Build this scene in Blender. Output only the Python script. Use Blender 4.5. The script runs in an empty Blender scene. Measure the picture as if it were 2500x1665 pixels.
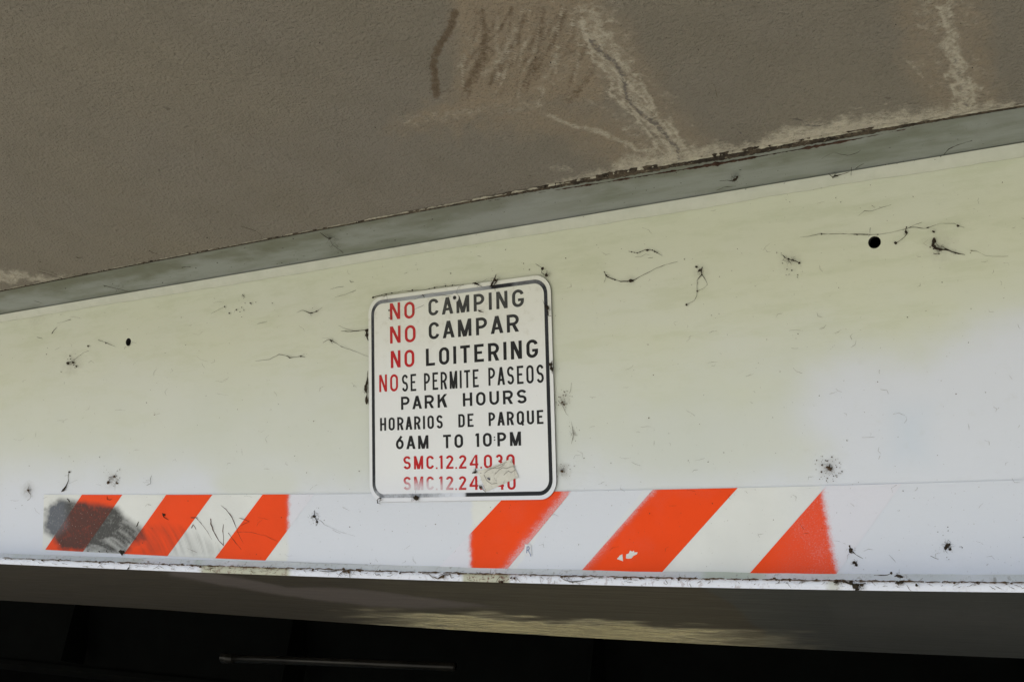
import bpy, bmesh, math, random
import numpy as np
from mathutils import Vector, Matrix

# ------------------------------------------------------------------ camera, sky, sun, exposure
S = 1.83                      # metres from the lens to the plate of the girder
TH = math.radians(16)         # the plate leans outward by this much
F = 2663.1                    # focal length, in units of 1/2500 of the picture width
CX, CY = 1250.0, 832.5
U3 = np.array([0.85449161, -0.08647958, -0.51221614])
V3 = np.array([-0.0239367, -0.99155275, 0.12747619])
W3 = np.array([-0.51891341, -0.09666657, -0.84934354])
RIGHT = np.array([U3[0], V3[0], W3[0]])
DOWN = np.array([U3[1], V3[1], W3[1]])
FWD = np.array([U3[2], V3[2], W3[2]])
ORG = np.array([0.0, 0.0, 2.10])                       # plate origin in the world
ST, CT = math.sin(TH), math.cos(TH)
G = np.array([[1, 0, 0], [0, -ST, -CT], [0, CT, -ST]])  # plate frame (along, up, out) -> world
CAM = ORG + G @ np.array([0, 0, S])
GM = Matrix(((1, 0, 0, 0), (0, -ST, -CT, 0), (0, CT, -ST, 2.10), (0, 0, 0, 1)))

SC = bpy.context.scene
COL = SC.collection
cd = bpy.data.cameras.new("camera")
cam = bpy.data.objects.new("camera", cd)
COL.objects.link(cam)
r_, d_, f_ = G @ RIGHT, G @ DOWN, G @ FWD
cam.matrix_world = Matrix(((r_[0], -d_[0], -f_[0], CAM[0]), (r_[1], -d_[1], -f_[1], CAM[1]),
                           (r_[2], -d_[2], -f_[2], CAM[2]), (0, 0, 0, 1)))
cd.sensor_width = 36
cd.sensor_fit = 'HORIZONTAL'
cd.lens = 36 * F / 2500
cd.clip_start = 0.02
cd.clip_end = 2000
SC.camera = cam

SUN_EL, SUN_ROT = math.radians(57), math.radians(200)
world = bpy.data.worlds.new("World")
SC.world = world
world.use_nodes = True
wn = world.node_tree.nodes
wn.clear()
sky = wn.new('ShaderNodeTexSky')
sky.sky_type = 'NISHITA'
sky.sun_disc = False
sky.sun_elevation = SUN_EL
sky.sun_rotation = SUN_ROT
sky.dust_density = 2.0
bg = wn.new('ShaderNodeBackground')
bg.inputs[1].default_value = 0.13
wo = wn.new('ShaderNodeOutputWorld')
world.node_tree.links.new(sky.outputs[0], bg.inputs[0])
world.node_tree.links.new(bg.outputs[0], wo.inputs[0])
sd = bpy.data.lights.new("sun", 'SUN')
sd.energy = 4.0
sd.angle = math.radians(0.5)
sd.color = (1.0, 0.95, 0.86)
sun = bpy.data.objects.new("sun", sd)
COL.objects.link(sun)
sv = Vector((math.sin(SUN_ROT) * math.cos(SUN_EL), math.cos(SUN_ROT) * math.cos(SUN_EL), math.sin(SUN_EL)))
sun.rotation_euler = sv.to_track_quat('Z', 'Y').to_euler()
sun.location = (0, -6, 12)
SC.view_settings.view_transform = 'Standard'
SC.view_settings.look = 'None'
SC.view_settings.gamma = 1.0
SC.view_settings.exposure = 1.12

rng = np.random.default_rng(7)
random.seed(7)

# ------------------------------------------------------------------ measuring: picture <-> place
DS = 2500 / 2354.0


def ray(px, py):
    px, py = np.asarray(px, float), np.asarray(py, float)
    return (((px - CX) / F)[..., None] * RIGHT + ((py - CY) / F)[..., None] * DOWN + FWD)


def plate(px, py, w=0.0):
    """point of the plate plane (offset w outward) seen at px, py -> (u, v)"""
    r = ray(px, py)
    t = (w - S) / r[..., 2]
    return r[..., 0] * t, r[..., 1] * t


def level(px, py, z):
    """world point at height z seen at px, py -> (x, y)"""
    r = ray(px, py) @ G.T
    t = (z - CAM[2]) / r[..., 2]
    return CAM[0] + r[..., 0] * t, CAM[1] + r[..., 1] * t


def see_l(u, v, w=0.0):
    q = np.stack(np.broadcast_arrays(np.asarray(u, float), np.asarray(v, float), np.asarray(w, float) - S), -1)
    dz = np.maximum(q @ FWD, 0.15)
    return F * (q @ RIGHT) / dz + CX, F * (q @ DOWN) / dz + CY


def see_w(x, y, z):
    q = np.stack(np.broadcast_arrays(np.asarray(x, float), np.asarray(y, float), np.asarray(z, float)), -1) - ORG
    q = q @ G
    return see_l(q[..., 0], q[..., 1], q[..., 2])


def quad(pts):
    p = np.array(pts, float)
    return np.poly1d(np.polyfit(p[:, 0], p[:, 1], 2))


SEAM = [(67, 702.8), (241, 668.4), (432.7, 628), (700.6, 572.7), (892, 540), (1101, 499), (1327, 459), (1594, 423),
        (1868, 380.6), (2136, 325), (2428.6, 265.8)]
WTOP = [(67, 761), (295, 721), (471, 693.3), (892, 622.5), (1600, 503.8), (1894.7, 453.3), (2174, 407.4), (2428.6, 368.4)]
CREASE = [(66, 1363), (441, 1381), (800, 1388), (1018.5, 1392.7), (1448, 1407), (1846, 1415.7), (2428, 1420)]
LIPB = [(66, 1380.2), (381.6, 1395), (800, 1407.4), (1018.5, 1416.6), (1241, 1424.5), (1448.5, 1428.7), (1846, 1439),
        (2428, 1446.5)]
UNDER = [(66.6, 1461.4), (381.6, 1489.6), (800, 1514.5), (1018.5, 1531), (1241, 1545.6), (1448, 1556.7), (1712, 1571.8),
         (2024, 1586), (2428, 1604)]
TTOP = [(109.7, 1207), (520.9, 1206.8), (703, 1206.8), (1594, 1195), (1801, 1191), (2011, 1185.6)]
TBOT = [(111, 1342), (303.7, 1351.4), (525.8, 1361.3), (648.5, 1366.3), (1152, 1386.3), (1241, 1388.9), (1420, 1392.5),
        (1616, 1395.6), (1830, 1399.6), (2042, 1401.4)]
Q = {k: quad(v) for k, v in dict(seam=SEAM, wtop=WTOP, crease=CREASE, lipb=LIPB, under=UNDER, ttop=TTOP, tbot=TBOT).items()}


def plate_curve(name, w=0.0):
    xs = np.linspace(-60, 2560, 80)
    u, v = plate(xs, Q[name](xs), w)
    def fn(uu, _u=u, _v=v):
        return np.interp(uu, _u, _v)
    return fn


def level_curve(name, z):
    xs = np.linspace(-60, 2560, 80)
    x, y = level(xs, Q[name](xs), z)
    def fn(xx, _x=x, _y=y):
        return np.interp(xx, _x, _y)
    return fn


def l2w(p):
    return np.asarray(p) @ G.T + ORG


# ------------------------------------------------------------------ soft masks, drawn in plate / deck coordinates
def sstep(a, b, x):
    t = np.clip((x - a) / (b - a), 0, 1)
    return t * t * (3 - 2 * t)


def seg_dist(x, y, pts):
    best = np.full(np.shape(x), 1e9)
    along = np.zeros(np.shape(x))
    n = len(pts) - 1
    for i in range(n):
        (ax, ay), (bx, by) = pts[i], pts[i + 1]
        dx, dy = bx - ax, by - ay
        t = np.clip(((x - ax) * dx + (y - ay) * dy) / (dx * dx + dy * dy + 1e-9), 0, 1)
        d = np.hypot(x - ax - t * dx, y - ay - t * dy)
        m = d < best
        best = np.where(m, d, best)
        along = np.where(m, (i + t) / n, along)
    return best, along


def inside(x, y, poly):
    c = np.zeros(np.shape(x), bool)
    n = len(poly)
    for i in range(n):
        (ax, ay), (bx, by) = poly[i], poly[(i + 1) % n]
        if ay == by:
            continue
        c ^= ((ay > y) != (by > y)) & (x < (bx - ax) * (y - ay) / (by - ay) + ax)
    return c


def poly_mask(x, y, poly, soft):
    d, _ = seg_dist(x, y, list(poly) + [poly[0]])
    return sstep(-soft, soft, np.where(inside(x, y, poly), d, -d))


_perm = rng.random((256, 256))


def vnoise(x, y):
    xi, yi = np.floor(x).astype(int), np.floor(y).astype(int)
    fx, fy = x - xi, y - yi
    fx, fy = fx * fx * (3 - 2 * fx), fy * fy * (3 - 2 * fy)
    p = lambda a, b: _perm[a % 256, b % 256]
    return (p(xi, yi) * (1 - fx) + p(xi + 1, yi) * fx) * (1 - fy) + (p(xi, yi + 1) * (1 - fx) + p(xi + 1, yi + 1) * fx) * fy


def fbm(x, y, o=4):
    s, a, t = 0, 1.0, 0
    for i in range(o):
        s = s + a * vnoise(x * 2 ** i + 17 * i, y * 2 ** i + 31 * i)
        t += a
        a *= 0.55
    return s / t


# ------------------------------------------------------------------ node helper
class NT:
    def __init__(self, name):
        self.m = bpy.data.materials.new(name)
        self.m.use_nodes = True
        self.t = self.m.node_tree
        self.t.nodes.clear()
        self.out = self.t.nodes.new('ShaderNodeOutputMaterial')
        self.b = self.t.nodes.new('ShaderNodeBsdfPrincipled')
        self.t.links.new(self.b.outputs[0], self.out.inputs[0])
        self.co = self.t.nodes.new('ShaderNodeTexCoord').outputs['Object']

    def put(self, sock, v):
        if isinstance(v, bpy.types.NodeSocket):
            self.t.links.new(v, sock)
        elif isinstance(v, (tuple, list)) and len(v) == 3 and sock.type == 'RGBA':
            sock.default_value = (*v, 1)
        else:
            sock.default_value = v

    def n(self, typ, **kw):
        nd = self.t.nodes.new(typ)
        for k, v in kw.items():
            setattr(nd, k, v)
        return nd

    def noise(self, scale, detail=4, rough=0.55, vec=None, dist=0.0):
        nd = self.n('ShaderNodeTexNoise')
        self.put(nd.inputs['Vector'], vec or self.co)
        nd.inputs['Scale'].default_value = scale
        nd.inputs['Detail'].default_value = detail
        nd.inputs['Roughness'].default_value = rough
        nd.inputs['Distortion'].default_value = dist
        return nd.outputs['Fac']

    def stretch(self, sx, sy, sz, rz=0.0):
        nd = self.n('ShaderNodeMapping')
        self.t.links.new(self.co, nd.inputs['Vector'])
        nd.inputs['Scale'].default_value = (sx, sy, sz)
        nd.inputs['Rotation'].default_value = (0, 0, rz)
        return nd.outputs[0]

    def math(self, op, a, b=0.0, clamp=False):
        nd = self.n('ShaderNodeMath', operation=op, use_clamp=clamp)
        self.put(nd.inputs[0], a)
        self.put(nd.inputs[1], b)
        return nd.outputs[0]

    def ramp(self, v, a, b, lo=0.0, hi=1.0):
        nd = self.n('ShaderNodeMapRange', interpolation_type='SMOOTHSTEP')
        self.put(nd.inputs[0], v)
        self.put(nd.inputs[1], a)
        self.put(nd.inputs[2], b)
        nd.inputs[3].default_value = lo
        nd.inputs[4].default_value = hi
        return nd.outputs[0]

    def mix(self, f, a, b, mode='MIX'):
        nd = self.n('ShaderNodeMix', data_type='RGBA', blend_type=mode)
        self.put(nd.inputs[0], f)
        self.put(nd.inputs[6], a)
        self.put(nd.inputs[7], b)
        return nd.outputs[2]

    def attr(self, name):
        nd = self.n('ShaderNodeAttribute', attribute_name=name)
        sp = self.n('ShaderNodeSeparateColor')
        self.t.links.new(nd.outputs['Color'], sp.inputs[0])
        return sp.outputs[0], sp.outputs[1], sp.outputs[2], nd.outputs['Alpha']

    def xyz(self):
        sp = self.n('ShaderNodeSeparateXYZ')
        self.t.links.new(self.co, sp.inputs[0])
        return sp.outputs

    def bump(self, h, strength=0.3, dist=0.01, normal=None):
        nd = self.n('ShaderNodeBump')
        nd.inputs['Strength'].default_value = strength
        nd.inputs['Distance'].default_value = dist
        self.put(nd.inputs['Height'], h)
        if normal:
            self.t.links.new(normal, nd.inputs['Normal'])
        return nd.outputs[0]

    def done(self, col, rough=0.5, normal=None, metal=0.0, spec=0.5):
        self.put(self.b.inputs['Base Color'], col)
        self.put(self.b.inputs['Roughness'], rough)
        self.put(self.b.inputs['Metallic'], metal)
        self.b.inputs['Specular IOR Level'].default_value = spec
        if normal is not None:
            self.t.links.new(normal, self.b.inputs['Normal'])
        return self.m


# ------------------------------------------------------------------ objects helper
def tag(o, label=None, cat=None, group=None, kind=None):
    for k, v in (("label", label), ("category", cat), ("group", group), ("kind", kind)):
        if v:
            o[k] = v
    return o


def link(name, me, mat, parent=None, mw=None):
    o = bpy.data.objects.new(name, me)
    if mat is not None:
        me.materials.append(mat)
    COL.objects.link(o)
    if mw is not None:
        o.matrix_world = mw
    if parent is not None:
        o.parent = parent
        o.matrix_parent_inverse = Matrix.Identity(4)
        o.matrix_basis = parent.matrix_world.inverted() @ (mw if mw is not None else Matrix.Identity(4))
    return o


def empty(name, mw):
    o = bpy.data.objects.new(name, None)
    o.empty_display_size = 0.05
    COL.objects.link(o)
    o.matrix_world = mw
    return o


def mesh_np(name, V, faces, attrs=None, smooth=False):
    me = bpy.data.meshes.new(name)
    me.from_pydata(np.asarray(V).tolist(), [], [tuple(int(i) for i in f) for f in faces])
    if attrs is not None:
        a = me.color_attributes.new('mask', 'FLOAT_COLOR', 'POINT')
        buf = np.zeros((len(V), 4), np.float32)
        buf[:, :attrs.shape[1]] = attrs
        a.data.foreach_set('color', buf.ravel())
    if smooth:
        me.shade_smooth()
    me.update()
    return me


def grid_faces(nu, nv, skip=None, base=0):
    i, j = np.meshgrid(np.arange(nu - 1), np.arange(nv - 1), indexing='ij')
    a = (i * nv + j + base)
    f = np.stack([a, a + nv, a + nv + 1, a + 1], -1)
    if skip is not None:
        f = f[~skip]
    return f.reshape(-1, 4)


def box_mesh(name, x0, x1, y0, y1, z0, z1, bev=0.0):
    bm = bmesh.new()
    bmesh.ops.create_cube(bm, size=1)
    for v in bm.verts:
        v.co = Vector((x0 + (v.co.x + .5) * (x1 - x0), y0 + (v.co.y + .5) * (y1 - y0), z0 + (v.co.z + .5) * (z1 - z0)))
    if bev:
        bmesh.ops.bevel(bm, geom=bm.edges[:], offset=bev, segments=2, affect='EDGES')
    me = bpy.data.meshes.new(name)
    bm.to_mesh(me)
    bm.free()
    return me


def trans(x, y, z):
    return Matrix.Translation((x, y, z))


# ------------------------------------------------------------------ traced marks that live in the paint
D = lambda pts: [(x * DS, y * DS) for x, y in pts]
C1 = lambda x, y: (860 + .22959 * x, 640 + .22959 * y)      # reading scales used while measuring
C2 = lambda x, y: (860 + .22959 * x, 900 + .22959 * y)
C3 = lambda x, y: (50 + .33156 * x, 1100 + .33156 * y)
C4 = lambda x, y: (700 + .31847 * x, 1200 + .31847 * y)
C5 = lambda x, y: (1400 + .44586 * x, 1100 + .44586 * y)
C6 = lambda x, y: (1000 + .29724 * x, 40 + .29724 * y)
C7 = lambda x, y: (1600 + .38271 * x, 40 + .38271 * y)
C8 = lambda x, y: (50 + .38271 * x, 500 + .38271 * y)
C9 = lambda x, y: (1350 + .27601 * x, 540 + .27601 * y)
C10 = lambda x, y: (2050 + .16985 * x, 500 + .16985 * y)
C11 = lambda x, y: (1350 + .46709 * x, 540 + .46709 * y)
LL = lambda fn, *p: [fn(*q) for q in p]

OVER_WEB = [D([(-80, 1080), (200, 1078), (420, 1082), (640, 1098), (720, 1120), (860, 1125), (1000, 1140), (1270, 1150),
               (1310, 1080), (1370, 1068), (1450, 1112), (1700, 1105), (1850, 1080), (1900, 1030), (1850, 985),
               (1840, 930), (1870, 870), (1960, 830), (2120, 815), (2300, 730), (2450, 690), (2500, 1500), (-80, 1500)])]
CUT_LEFT = [(704, 1120), (1151, 1120), (1151, 1450), (704, 1450)]
CUT_MID = [(1400, 1185), (1594, 1170), (1398, 1420), (1236, 1420)]
CUT_RIGHT = LL(C5, (1352, 230), (1372, 330), (1398, 470), (1410, 560), (1446, 690), (1500, 720), (2500, 700), (2500, 100), (1360, 120))
HALOS = [(C4(215, 190), 26, .5), (C5(1400, 95), 30, .35), (C5(2050, 520), 32, .55), (C5(1525, 580), 30, .3),
         (C3(680, 210), 24, .35), (C3(60, 290), 22, .5), (C9(2100, 350), 34, .25), (C10(1450, 620), 46, .28),
         (C8(330, 1010), 28, .3), (C2(2240, 330), 26, .3), (C2(2240, 1090), 24, .55), (C9(1310, 450), 22, .25),
         (C9(695, 530), 18, .2), (C8(110, 700), 40, .2), (C8(1880, 680), 20, .15)]


def over_web(px, py):
    m = np.zeros(np.shape(px))
    nz = (fbm(px / 90, py / 90) - .5) * 60
    for p in OVER_WEB:
        m = np.maximum(m, poly_mask(px, py + nz, p, 115))
    m = np.maximum(m, poly_mask(px, py, [(650, 1212), (1170, 1212), (1170, 1400), (650, 1400)], 16))
    gp, _ = seg_dist(px, py, [(560, 1180), (690, 1182)])
    m = m * (1 - .75 * sstep(60, 8, gp))
    gp, _ = seg_dist(px, py, [(525, 1376), (700, 1384)])
    m = m * (1 - .8 * sstep(16, 4, gp))
    gp, _ = seg_dist(px, py, [(1150, 1396), (1500, 1404)])
    return m * (1 - .8 * sstep(12, 3, gp))


def web_attr(u, v):
    px, py = see_l(u, v)
    o = over_web(px, py)
    alg_bounce = sstep(1120, 620, py + .06 * (px - 1200) + (fbm(px / 200 + 9, py / 120) - .5) * 260)  # algae tint towards the top, with green bounce light put into it too
    b = np.zeros(np.shape(px))
    for (cx, cy), r, s in HALOS:
        dd = np.hypot(px - cx, (py - cy) * .9) + (fbm(px / 14, py / 14) - .5) * r * .9
        b = np.maximum(b, s * sstep(r * 1.15, 0, dd))
    tint = poly_mask(px, py, [(2180, 1000), (2260, 1000), (2260, 1120), (2180, 1120)], 60) * .8
    return np.stack([o, alg_bounce, b, tint], -1)


def tape_attr(u, v):
    px, py = see_l(u, v, .001)
    nz = (fbm(px / 11, py / 11) - .5) * 9
    o = poly_mask(px + nz, py, CUT_LEFT, 13)
    dm = poly_mask(px + nz, py, CUT_MID, 12)
    o = np.maximum(o, dm)
    o = np.maximum(o, poly_mask(px + nz * 1.3, py, CUT_RIGHT, 24))
    dg, _ = seg_dist(px, py, [(1398, 1400), (1600, 1180)])
    o = np.maximum(o, .55 * sstep(34, 4, dg + nz))
    o = np.maximum(o, .42 * sstep(40, 6, seg_dist(px, py, [(1405, 1395), (1470, 1330)])[0]))
    dg, _ = seg_dist(px, py, [(1234, 1395), (1388, 1200)])
    o = np.maximum(o, .55 * sstep(34, 0, dg + nz * 1.5))
    # thin mist over the whole right end
    o = np.maximum(o, .3 * sstep(190, 20, np.abs(px - 1985)) * (.7 + .6 * fbm(px / 50, py / 50)))
    o = np.maximum(o, .16 * sstep(.35, .7, fbm(px / 70 + 3, py / 70)) * sstep(1100, 1250, px))
    # black rubbed smear on the left end
    a = poly_mask(px + nz * 2, py + nz, LL(C3, (185, 470), (215, 395), (300, 355), (430, 375), (560, 390), (720, 420), (780, 500),
                                      (700, 620), (560, 700), (480, 735), (300, 725), (250, 640), (190, 600)), 11)
    t = poly_mask(px + nz, py + nz * 1.5, LL(C3, (560, 440), (740, 470), (900, 570), (930, 650), (820, 700), (760, 770), (480, 745),
                                       (500, 600)), 12)
    qx, qy = C3(500, 960)
    rad_, ang_ = np.hypot(px - qx, py - qy), np.arctan2(py - qy, px - qx)
    st = fbm(rad_ / 5.5, ang_ * 2.2 + 7, 3)
    sm = np.maximum(a * (.85 + .3 * fbm(px / 18, py / 18)), t * (.72 + .9 * (st - .4)))
    t2 = poly_mask(px + nz, py + nz, LL(C3, (880, 560), (1100, 545), (1260, 590), (1420, 670), (1480, 730), (1420, 775), (900, 760)), 14)
    sm = np.maximum(sm, t2 * (.05 + .62 * (st - .25)))
    grey = poly_mask(px, py, LL(C3, (185, 400), (330, 360), (345, 560), (250, 640), (185, 600)), 14)
    return np.stack([np.clip(o, 0, 1), np.clip(sm, 0, 1), grey, 0 * o], -1)


# ------------------------------------------------------------------ materials
def m_web():
    k = NT('girder_paint')
    o, alg_bounce, b, tint = k.attr('mask')
    n1 = k.noise(3.2, 6)
    n2 = k.noise(40, 5, .6)
    n3 = k.noise(16, 6, .7, k.stretch(.35, 1.6, 1))
    base = k.mix(k.ramp(n1, .35, .7), (.64, .66, .615), (.61, .635, .59))
    base = k.mix(k.math('MULTIPLY', alg_bounce, k.ramp(n1, .1, .75, .72, 1.0)), base, (.61, .63, .475))
    base = k.mix(k.math('MULTIPLY', alg_bounce, k.ramp(n3, .46, .66, 0, .5)), base, (.51, .54, .375))
    base = k.mix(k.ramp(o, .0, 1.0), base, (.675, .70, .775))
    base = k.mix(k.math('MULTIPLY', tint, .5), base, (.53, .62, .74))
    base = k.mix(k.ramp(n2, .58, .8, 0, .12), base, (.42, .41, .34))
    dirt = k.math('MULTIPLY', b, k.ramp(k.noise(120, 4, .7), .3, .7, .35, 1.0))
    base = k.mix(dirt, base, (.19, .16, .12))
    fl = k.ramp(k.noise(230, 3, .7), .70, .79, 0, .4)
    base = k.mix(fl, base, (.2, .18, .14))
    h = k.math('ADD', k.math('MULTIPLY', k.noise(700, 2), .35), k.math('MULTIPLY', k.noise(55, 3), .9))
    return k.done(base, k.ramp(n1, .2, .8, .52, .4), k.bump(h, .16, .003))


def m_flange():
    k = NT('grey_flange_paint')
    s = k.noise(9, 7, .65, k.stretch(.5, 2.2, 1, .35))
    n = k.noise(2.0, 4)
    c = k.mix(k.ramp(s, .4, .68), (.25, .268, .25), (.165, .18, .145))
    c = k.mix(k.ramp(n, .45, .7, 0, .6), c, (.265, .275, .275))
    c = k.mix(k.ramp(k.noise(60, 6, .7, k.stretch(1, 3, 1, .3)), .62, .75, 0, .5), c, (.1, .1, .08))
    x, a, b, _ = k.attr('mask')
    c = k.mix(k.math('MULTIPLY', x, k.ramp(s, .3, .6, .5, 1)), c, (.12, .125, .085))
    return k.done(c, .55, k.bump(k.noise(90, 4), .2, .004))


def m_lip():
    k = NT('lip_paint')
    o, rust, _, _ = k.attr('mask')
    n = k.noise(28, 6, .7)
    c = k.mix(o, (.50, .49, .37), (.80, .81, .88))
    c = k.mix(k.ramp(n, .55, .8, 0, .35), c, (.45, .42, .36))
    c = k.mix(k.math('MULTIPLY', rust, k.ramp(k.noise(90, 5, .75), .53, .62), True), c, (.16, .055, .03))
    c = k.mix(k.ramp(k.noise(140, 4, .75), .68, .74, 0, .9), c, (.12, .07, .05))
    return k.done(c, .45, k.bump(k.noise(60, 4), .3, .004))


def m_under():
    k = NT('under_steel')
    p, q, glint, _ = k.attr('mask')
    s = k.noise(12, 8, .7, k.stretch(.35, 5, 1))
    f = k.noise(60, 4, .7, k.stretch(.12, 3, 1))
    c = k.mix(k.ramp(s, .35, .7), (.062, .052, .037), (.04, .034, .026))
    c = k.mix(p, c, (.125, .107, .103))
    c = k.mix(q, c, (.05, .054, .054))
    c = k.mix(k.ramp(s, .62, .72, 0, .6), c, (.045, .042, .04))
    f2 = k.noise(130, 6, .75, k.stretch(.07, 2.6, 1))
    glint_gold = k.math('MULTIPLY', glint, k.ramp(f2, .44, .52))
    c = k.mix(glint_gold, c, (.97, .86, .60))  # gold streak colour paints a glint into the steel
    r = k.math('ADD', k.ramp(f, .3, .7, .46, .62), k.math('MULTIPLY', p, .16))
    r = k.math('SUBTRACT', r, k.math('MULTIPLY', glint_gold, .46), True)
    return k.done(c, r, k.bump(k.math('ADD', f, k.math('MULTIPLY', f2, .9)), .2, .0024), metal=glint_gold, spec=.35)


def m_concrete():
    k = NT('deck_concrete')
    wht, brn, pink, drk = k.attr('mask')
    n0 = k.noise(1.3, 5)
    n1 = k.noise(9, 6, .6)
    n2 = k.noise(70, 6, .7)
    n3 = k.noise(150, 4, .65)
    c = k.mix(k.ramp(n0, .3, .7), (.258, .228, .176), (.24, .216, .182))
    c = k.mix(k.ramp(n1, .35, .75, 0, .45), c, (.205, .182, .142))
    c = k.mix(k.ramp(k.noise(300, 3, .7), .5, .75, 0, .35), c, (.15, .13, .105))
    pm = k.math('MULTIPLY', pink, k.ramp(n2, .25, .7, .5, 1.1), True)
    c = k.mix(k.math('MULTIPLY', pm, .8), c, (.33, .262, .185))
    n4 = k.noise(55, 9, .82)
    n5 = k.noise(120, 4, .75)
    bm_ = k.ramp(k.math('ADD', k.math('MULTIPLY', brn, .95), k.math('ADD', k.math('MULTIPLY', k.math('SUBTRACT', n4, .5), 1.3), k.math('MULTIPLY', k.math('SUBTRACT', n5, .5), 1.4))), .25, 1.0)
    c = k.mix(k.math('MULTIPLY', k.math('MULTIPLY', bm_, .85), k.ramp(brn, 0, .3)), c, (.125, .085, .05))
    wm = k.ramp(k.math('ADD', k.math('MULTIPLY', wht, .9), k.math('ADD', k.math('MULTIPLY', k.math('SUBTRACT', n4, .5), 2.0), k.math('MULTIPLY', k.math('SUBTRACT', n5, .5), .8))), .2, 1.05)
    wm = k.math('MULTIPLY', wm, k.ramp(wht, .02, .4))
    c = k.mix(k.math('MULTIPLY', wm, .95), c, (.57, .52, .425))
    dm = k.ramp(k.math('ADD', k.math('MULTIPLY', drk, .8), k.math('ADD', k.math('MULTIPLY', k.math('SUBTRACT', n4, .5), 1.6), k.math('MULTIPLY', k.math('SUBTRACT', n3, .5), 1.8))), .3, .85)
    dm = k.math('MULTIPLY', dm, k.ramp(drk, .03, .3))
    c = k.mix(k.math('MULTIPLY', dm, .8), c, (.115, .10, .095))
    sp = k.ramp(k.noise(38, 2, .5), .74, .78, 0, .5)
    c = k.mix(sp, c, (.1, .08, .065))
    v = k.n('ShaderNodeTexVoronoi', feature='SMOOTH_F1')
    k.t.links.new(k.co, v.inputs['Vector'])
    v.inputs['Scale'].default_value = 125
    h = k.math('ADD', k.math('MULTIPLY', k.noise(210, 3, .6), 1.2), k.math('MULTIPLY', v.outputs['Distance'], .6))
    h = k.math('ADD', h, k.math('MULTIPLY', wm, .12))
    return k.done(c, .85, k.bump(h, 1.0, .0075), spec=.3)


def m_flat(name, col, rough=.6, var=.25, scale=30, metal=0.0, spec=.4, bump=0.1):
    k = NT(name)
    n = k.noise(scale, 5, .65)
    dk = tuple(c * (1 - var) for c in col)
    return k.done(k.mix(k.ramp(n, .3, .7), col, dk), rough, k.bump(n, bump, .003), metal, spec)


def m_tape(name, col, orange):
    k = NT(name)
    o, s, g, _ = k.attr('mask')
    n = k.noise(7, 4)
    c = k.mix(k.ramp(n, .3, .7), col, tuple(x * .93 for x in col))
    if orange:
        o = k.math('ADD', o, k.math('MULTIPLY', k.math('MULTIPLY', k.math('SUBTRACT', k.noise(420, 2, .6), .5), k.ramp(o, .0, .25)), .55))
        e = k.ramp(o, .02, .75)
        c = k.mix(e, c, (.72, .12, .085))
        c = k.mix(k.ramp(o, .3, .95), c, (.70, .70, .78))
        sc = k.mix(g, (.085, .028, .022), (.12, .10, .11))
    else:
        c = k.mix(k.ramp(o, .1, .8), c, (.675, .70, .775))
        sc = k.mix(g, (.065, .065, .064), (.115, .125, .15))
    grain = k.ramp(k.noise(160, 4, .7), .2, .65, .84, 1.1)
    c = k.mix(k.math('MULTIPLY', s, grain, True), c, sc)
    c = k.mix(k.ramp(k.noise(260, 2, .6), .72, .78, 0, .55), c, (.1, .06, .05))
    c = k.mix(k.math('MULTIPLY', k.ramp(s, .3, .8), k.ramp(k.noise(330, 2, .5), .72, .76)), c, (.6, .58, .56))
    return k.done(c, .32, k.bump(k.noise(90, 4), .12, .003), spec=.18)


def m_sign_white():
    k = NT('sign_white_sheet')
    x, y, z = k.xyz()
    n = k.noise(60, 5, .65)
    dust = k.ramp(y, .20, .44)
    c = k.mix(dust, (.78, .79, .81), (.73, .74, .67))
    c = k.mix(k.math('MULTIPLY', dust, k.ramp(n, .48, .75, 0, .35)), c, (.4, .38, .28))
    c = k.mix(k.ramp(k.noise(260, 3, .7), .68, .76, 0, .5), c, (.2, .18, .15))
    low = k.ramp(y, .075, .0)
    c = k.mix(k.math('MULTIPLY', low, .8), c, (.72, .735, .82))
    return k.done(c, .34, k.bump(k.noise(30, 3), .05, .003))


def m_sign_ink(name, col, faded):
    k = NT(name)
    x, y, z = k.xyz()
    dust = k.ramp(y, .30, .42, 0, .55)
    n = k.noise(90, 5, .6)
    c = k.mix(k.math('MULTIPLY', dust, k.ramp(n, .25, .75, .4, 1)), col, faded)
    wx = k.math('MULTIPLY', k.ramp(x, .02, -.06), k.ramp(k.math('ADD', y, k.math('MULTIPLY', k.math('SUBTRACT', n, .5), .02)), .05, .027))
    wx = k.math('MULTIPLY', wx, k.ramp(x, -.145, -.11, .35, 1.0))
    c = k.mix(k.math('MULTIPLY', wx, .8), c, (.70, .70, .78))
    c = k.mix(k.ramp(k.noise(300, 2, .6), .7, .76, 0, .5), c, faded)
    return k.done(c, .42, spec=.22)


def m_border():
    k = NT('sign_border_ink')
    f, w, _, _ = k.attr('mask')
    n = k.noise(120, 5, .7)
    fm = k.ramp(k.math('ADD', f, k.math('MULTIPLY', k.math('SUBTRACT', n, .5), .5)), .05, .95)
    c = k.mix(fm, (.014, .016, .021), (.34, .36, .38))
    wm = k.ramp(k.math('ADD', w, k.math('MULTIPLY', k.math('SUBTRACT', n, .5), .6)), .1, .9)
    c = k.mix(wm, c, (.68, .71, .80))
    return k.done(c, .4, spec=.2)


def m_sticker():
    k = NT('sticker_paper')
    n = k.noise(55, 6, .75, dist=1.2)
    c = k.mix(k.ramp(n, .3, .6), (.72, .70, .64), (.62, .60, .54))
    c = k.mix(k.ramp(k.noise(34, 5, .7, dist=2.0), .58, .68, 0, .6), c, (.25, .23, .2))
    return k.done(c, .55, k.bump(n, .3, .002))


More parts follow.
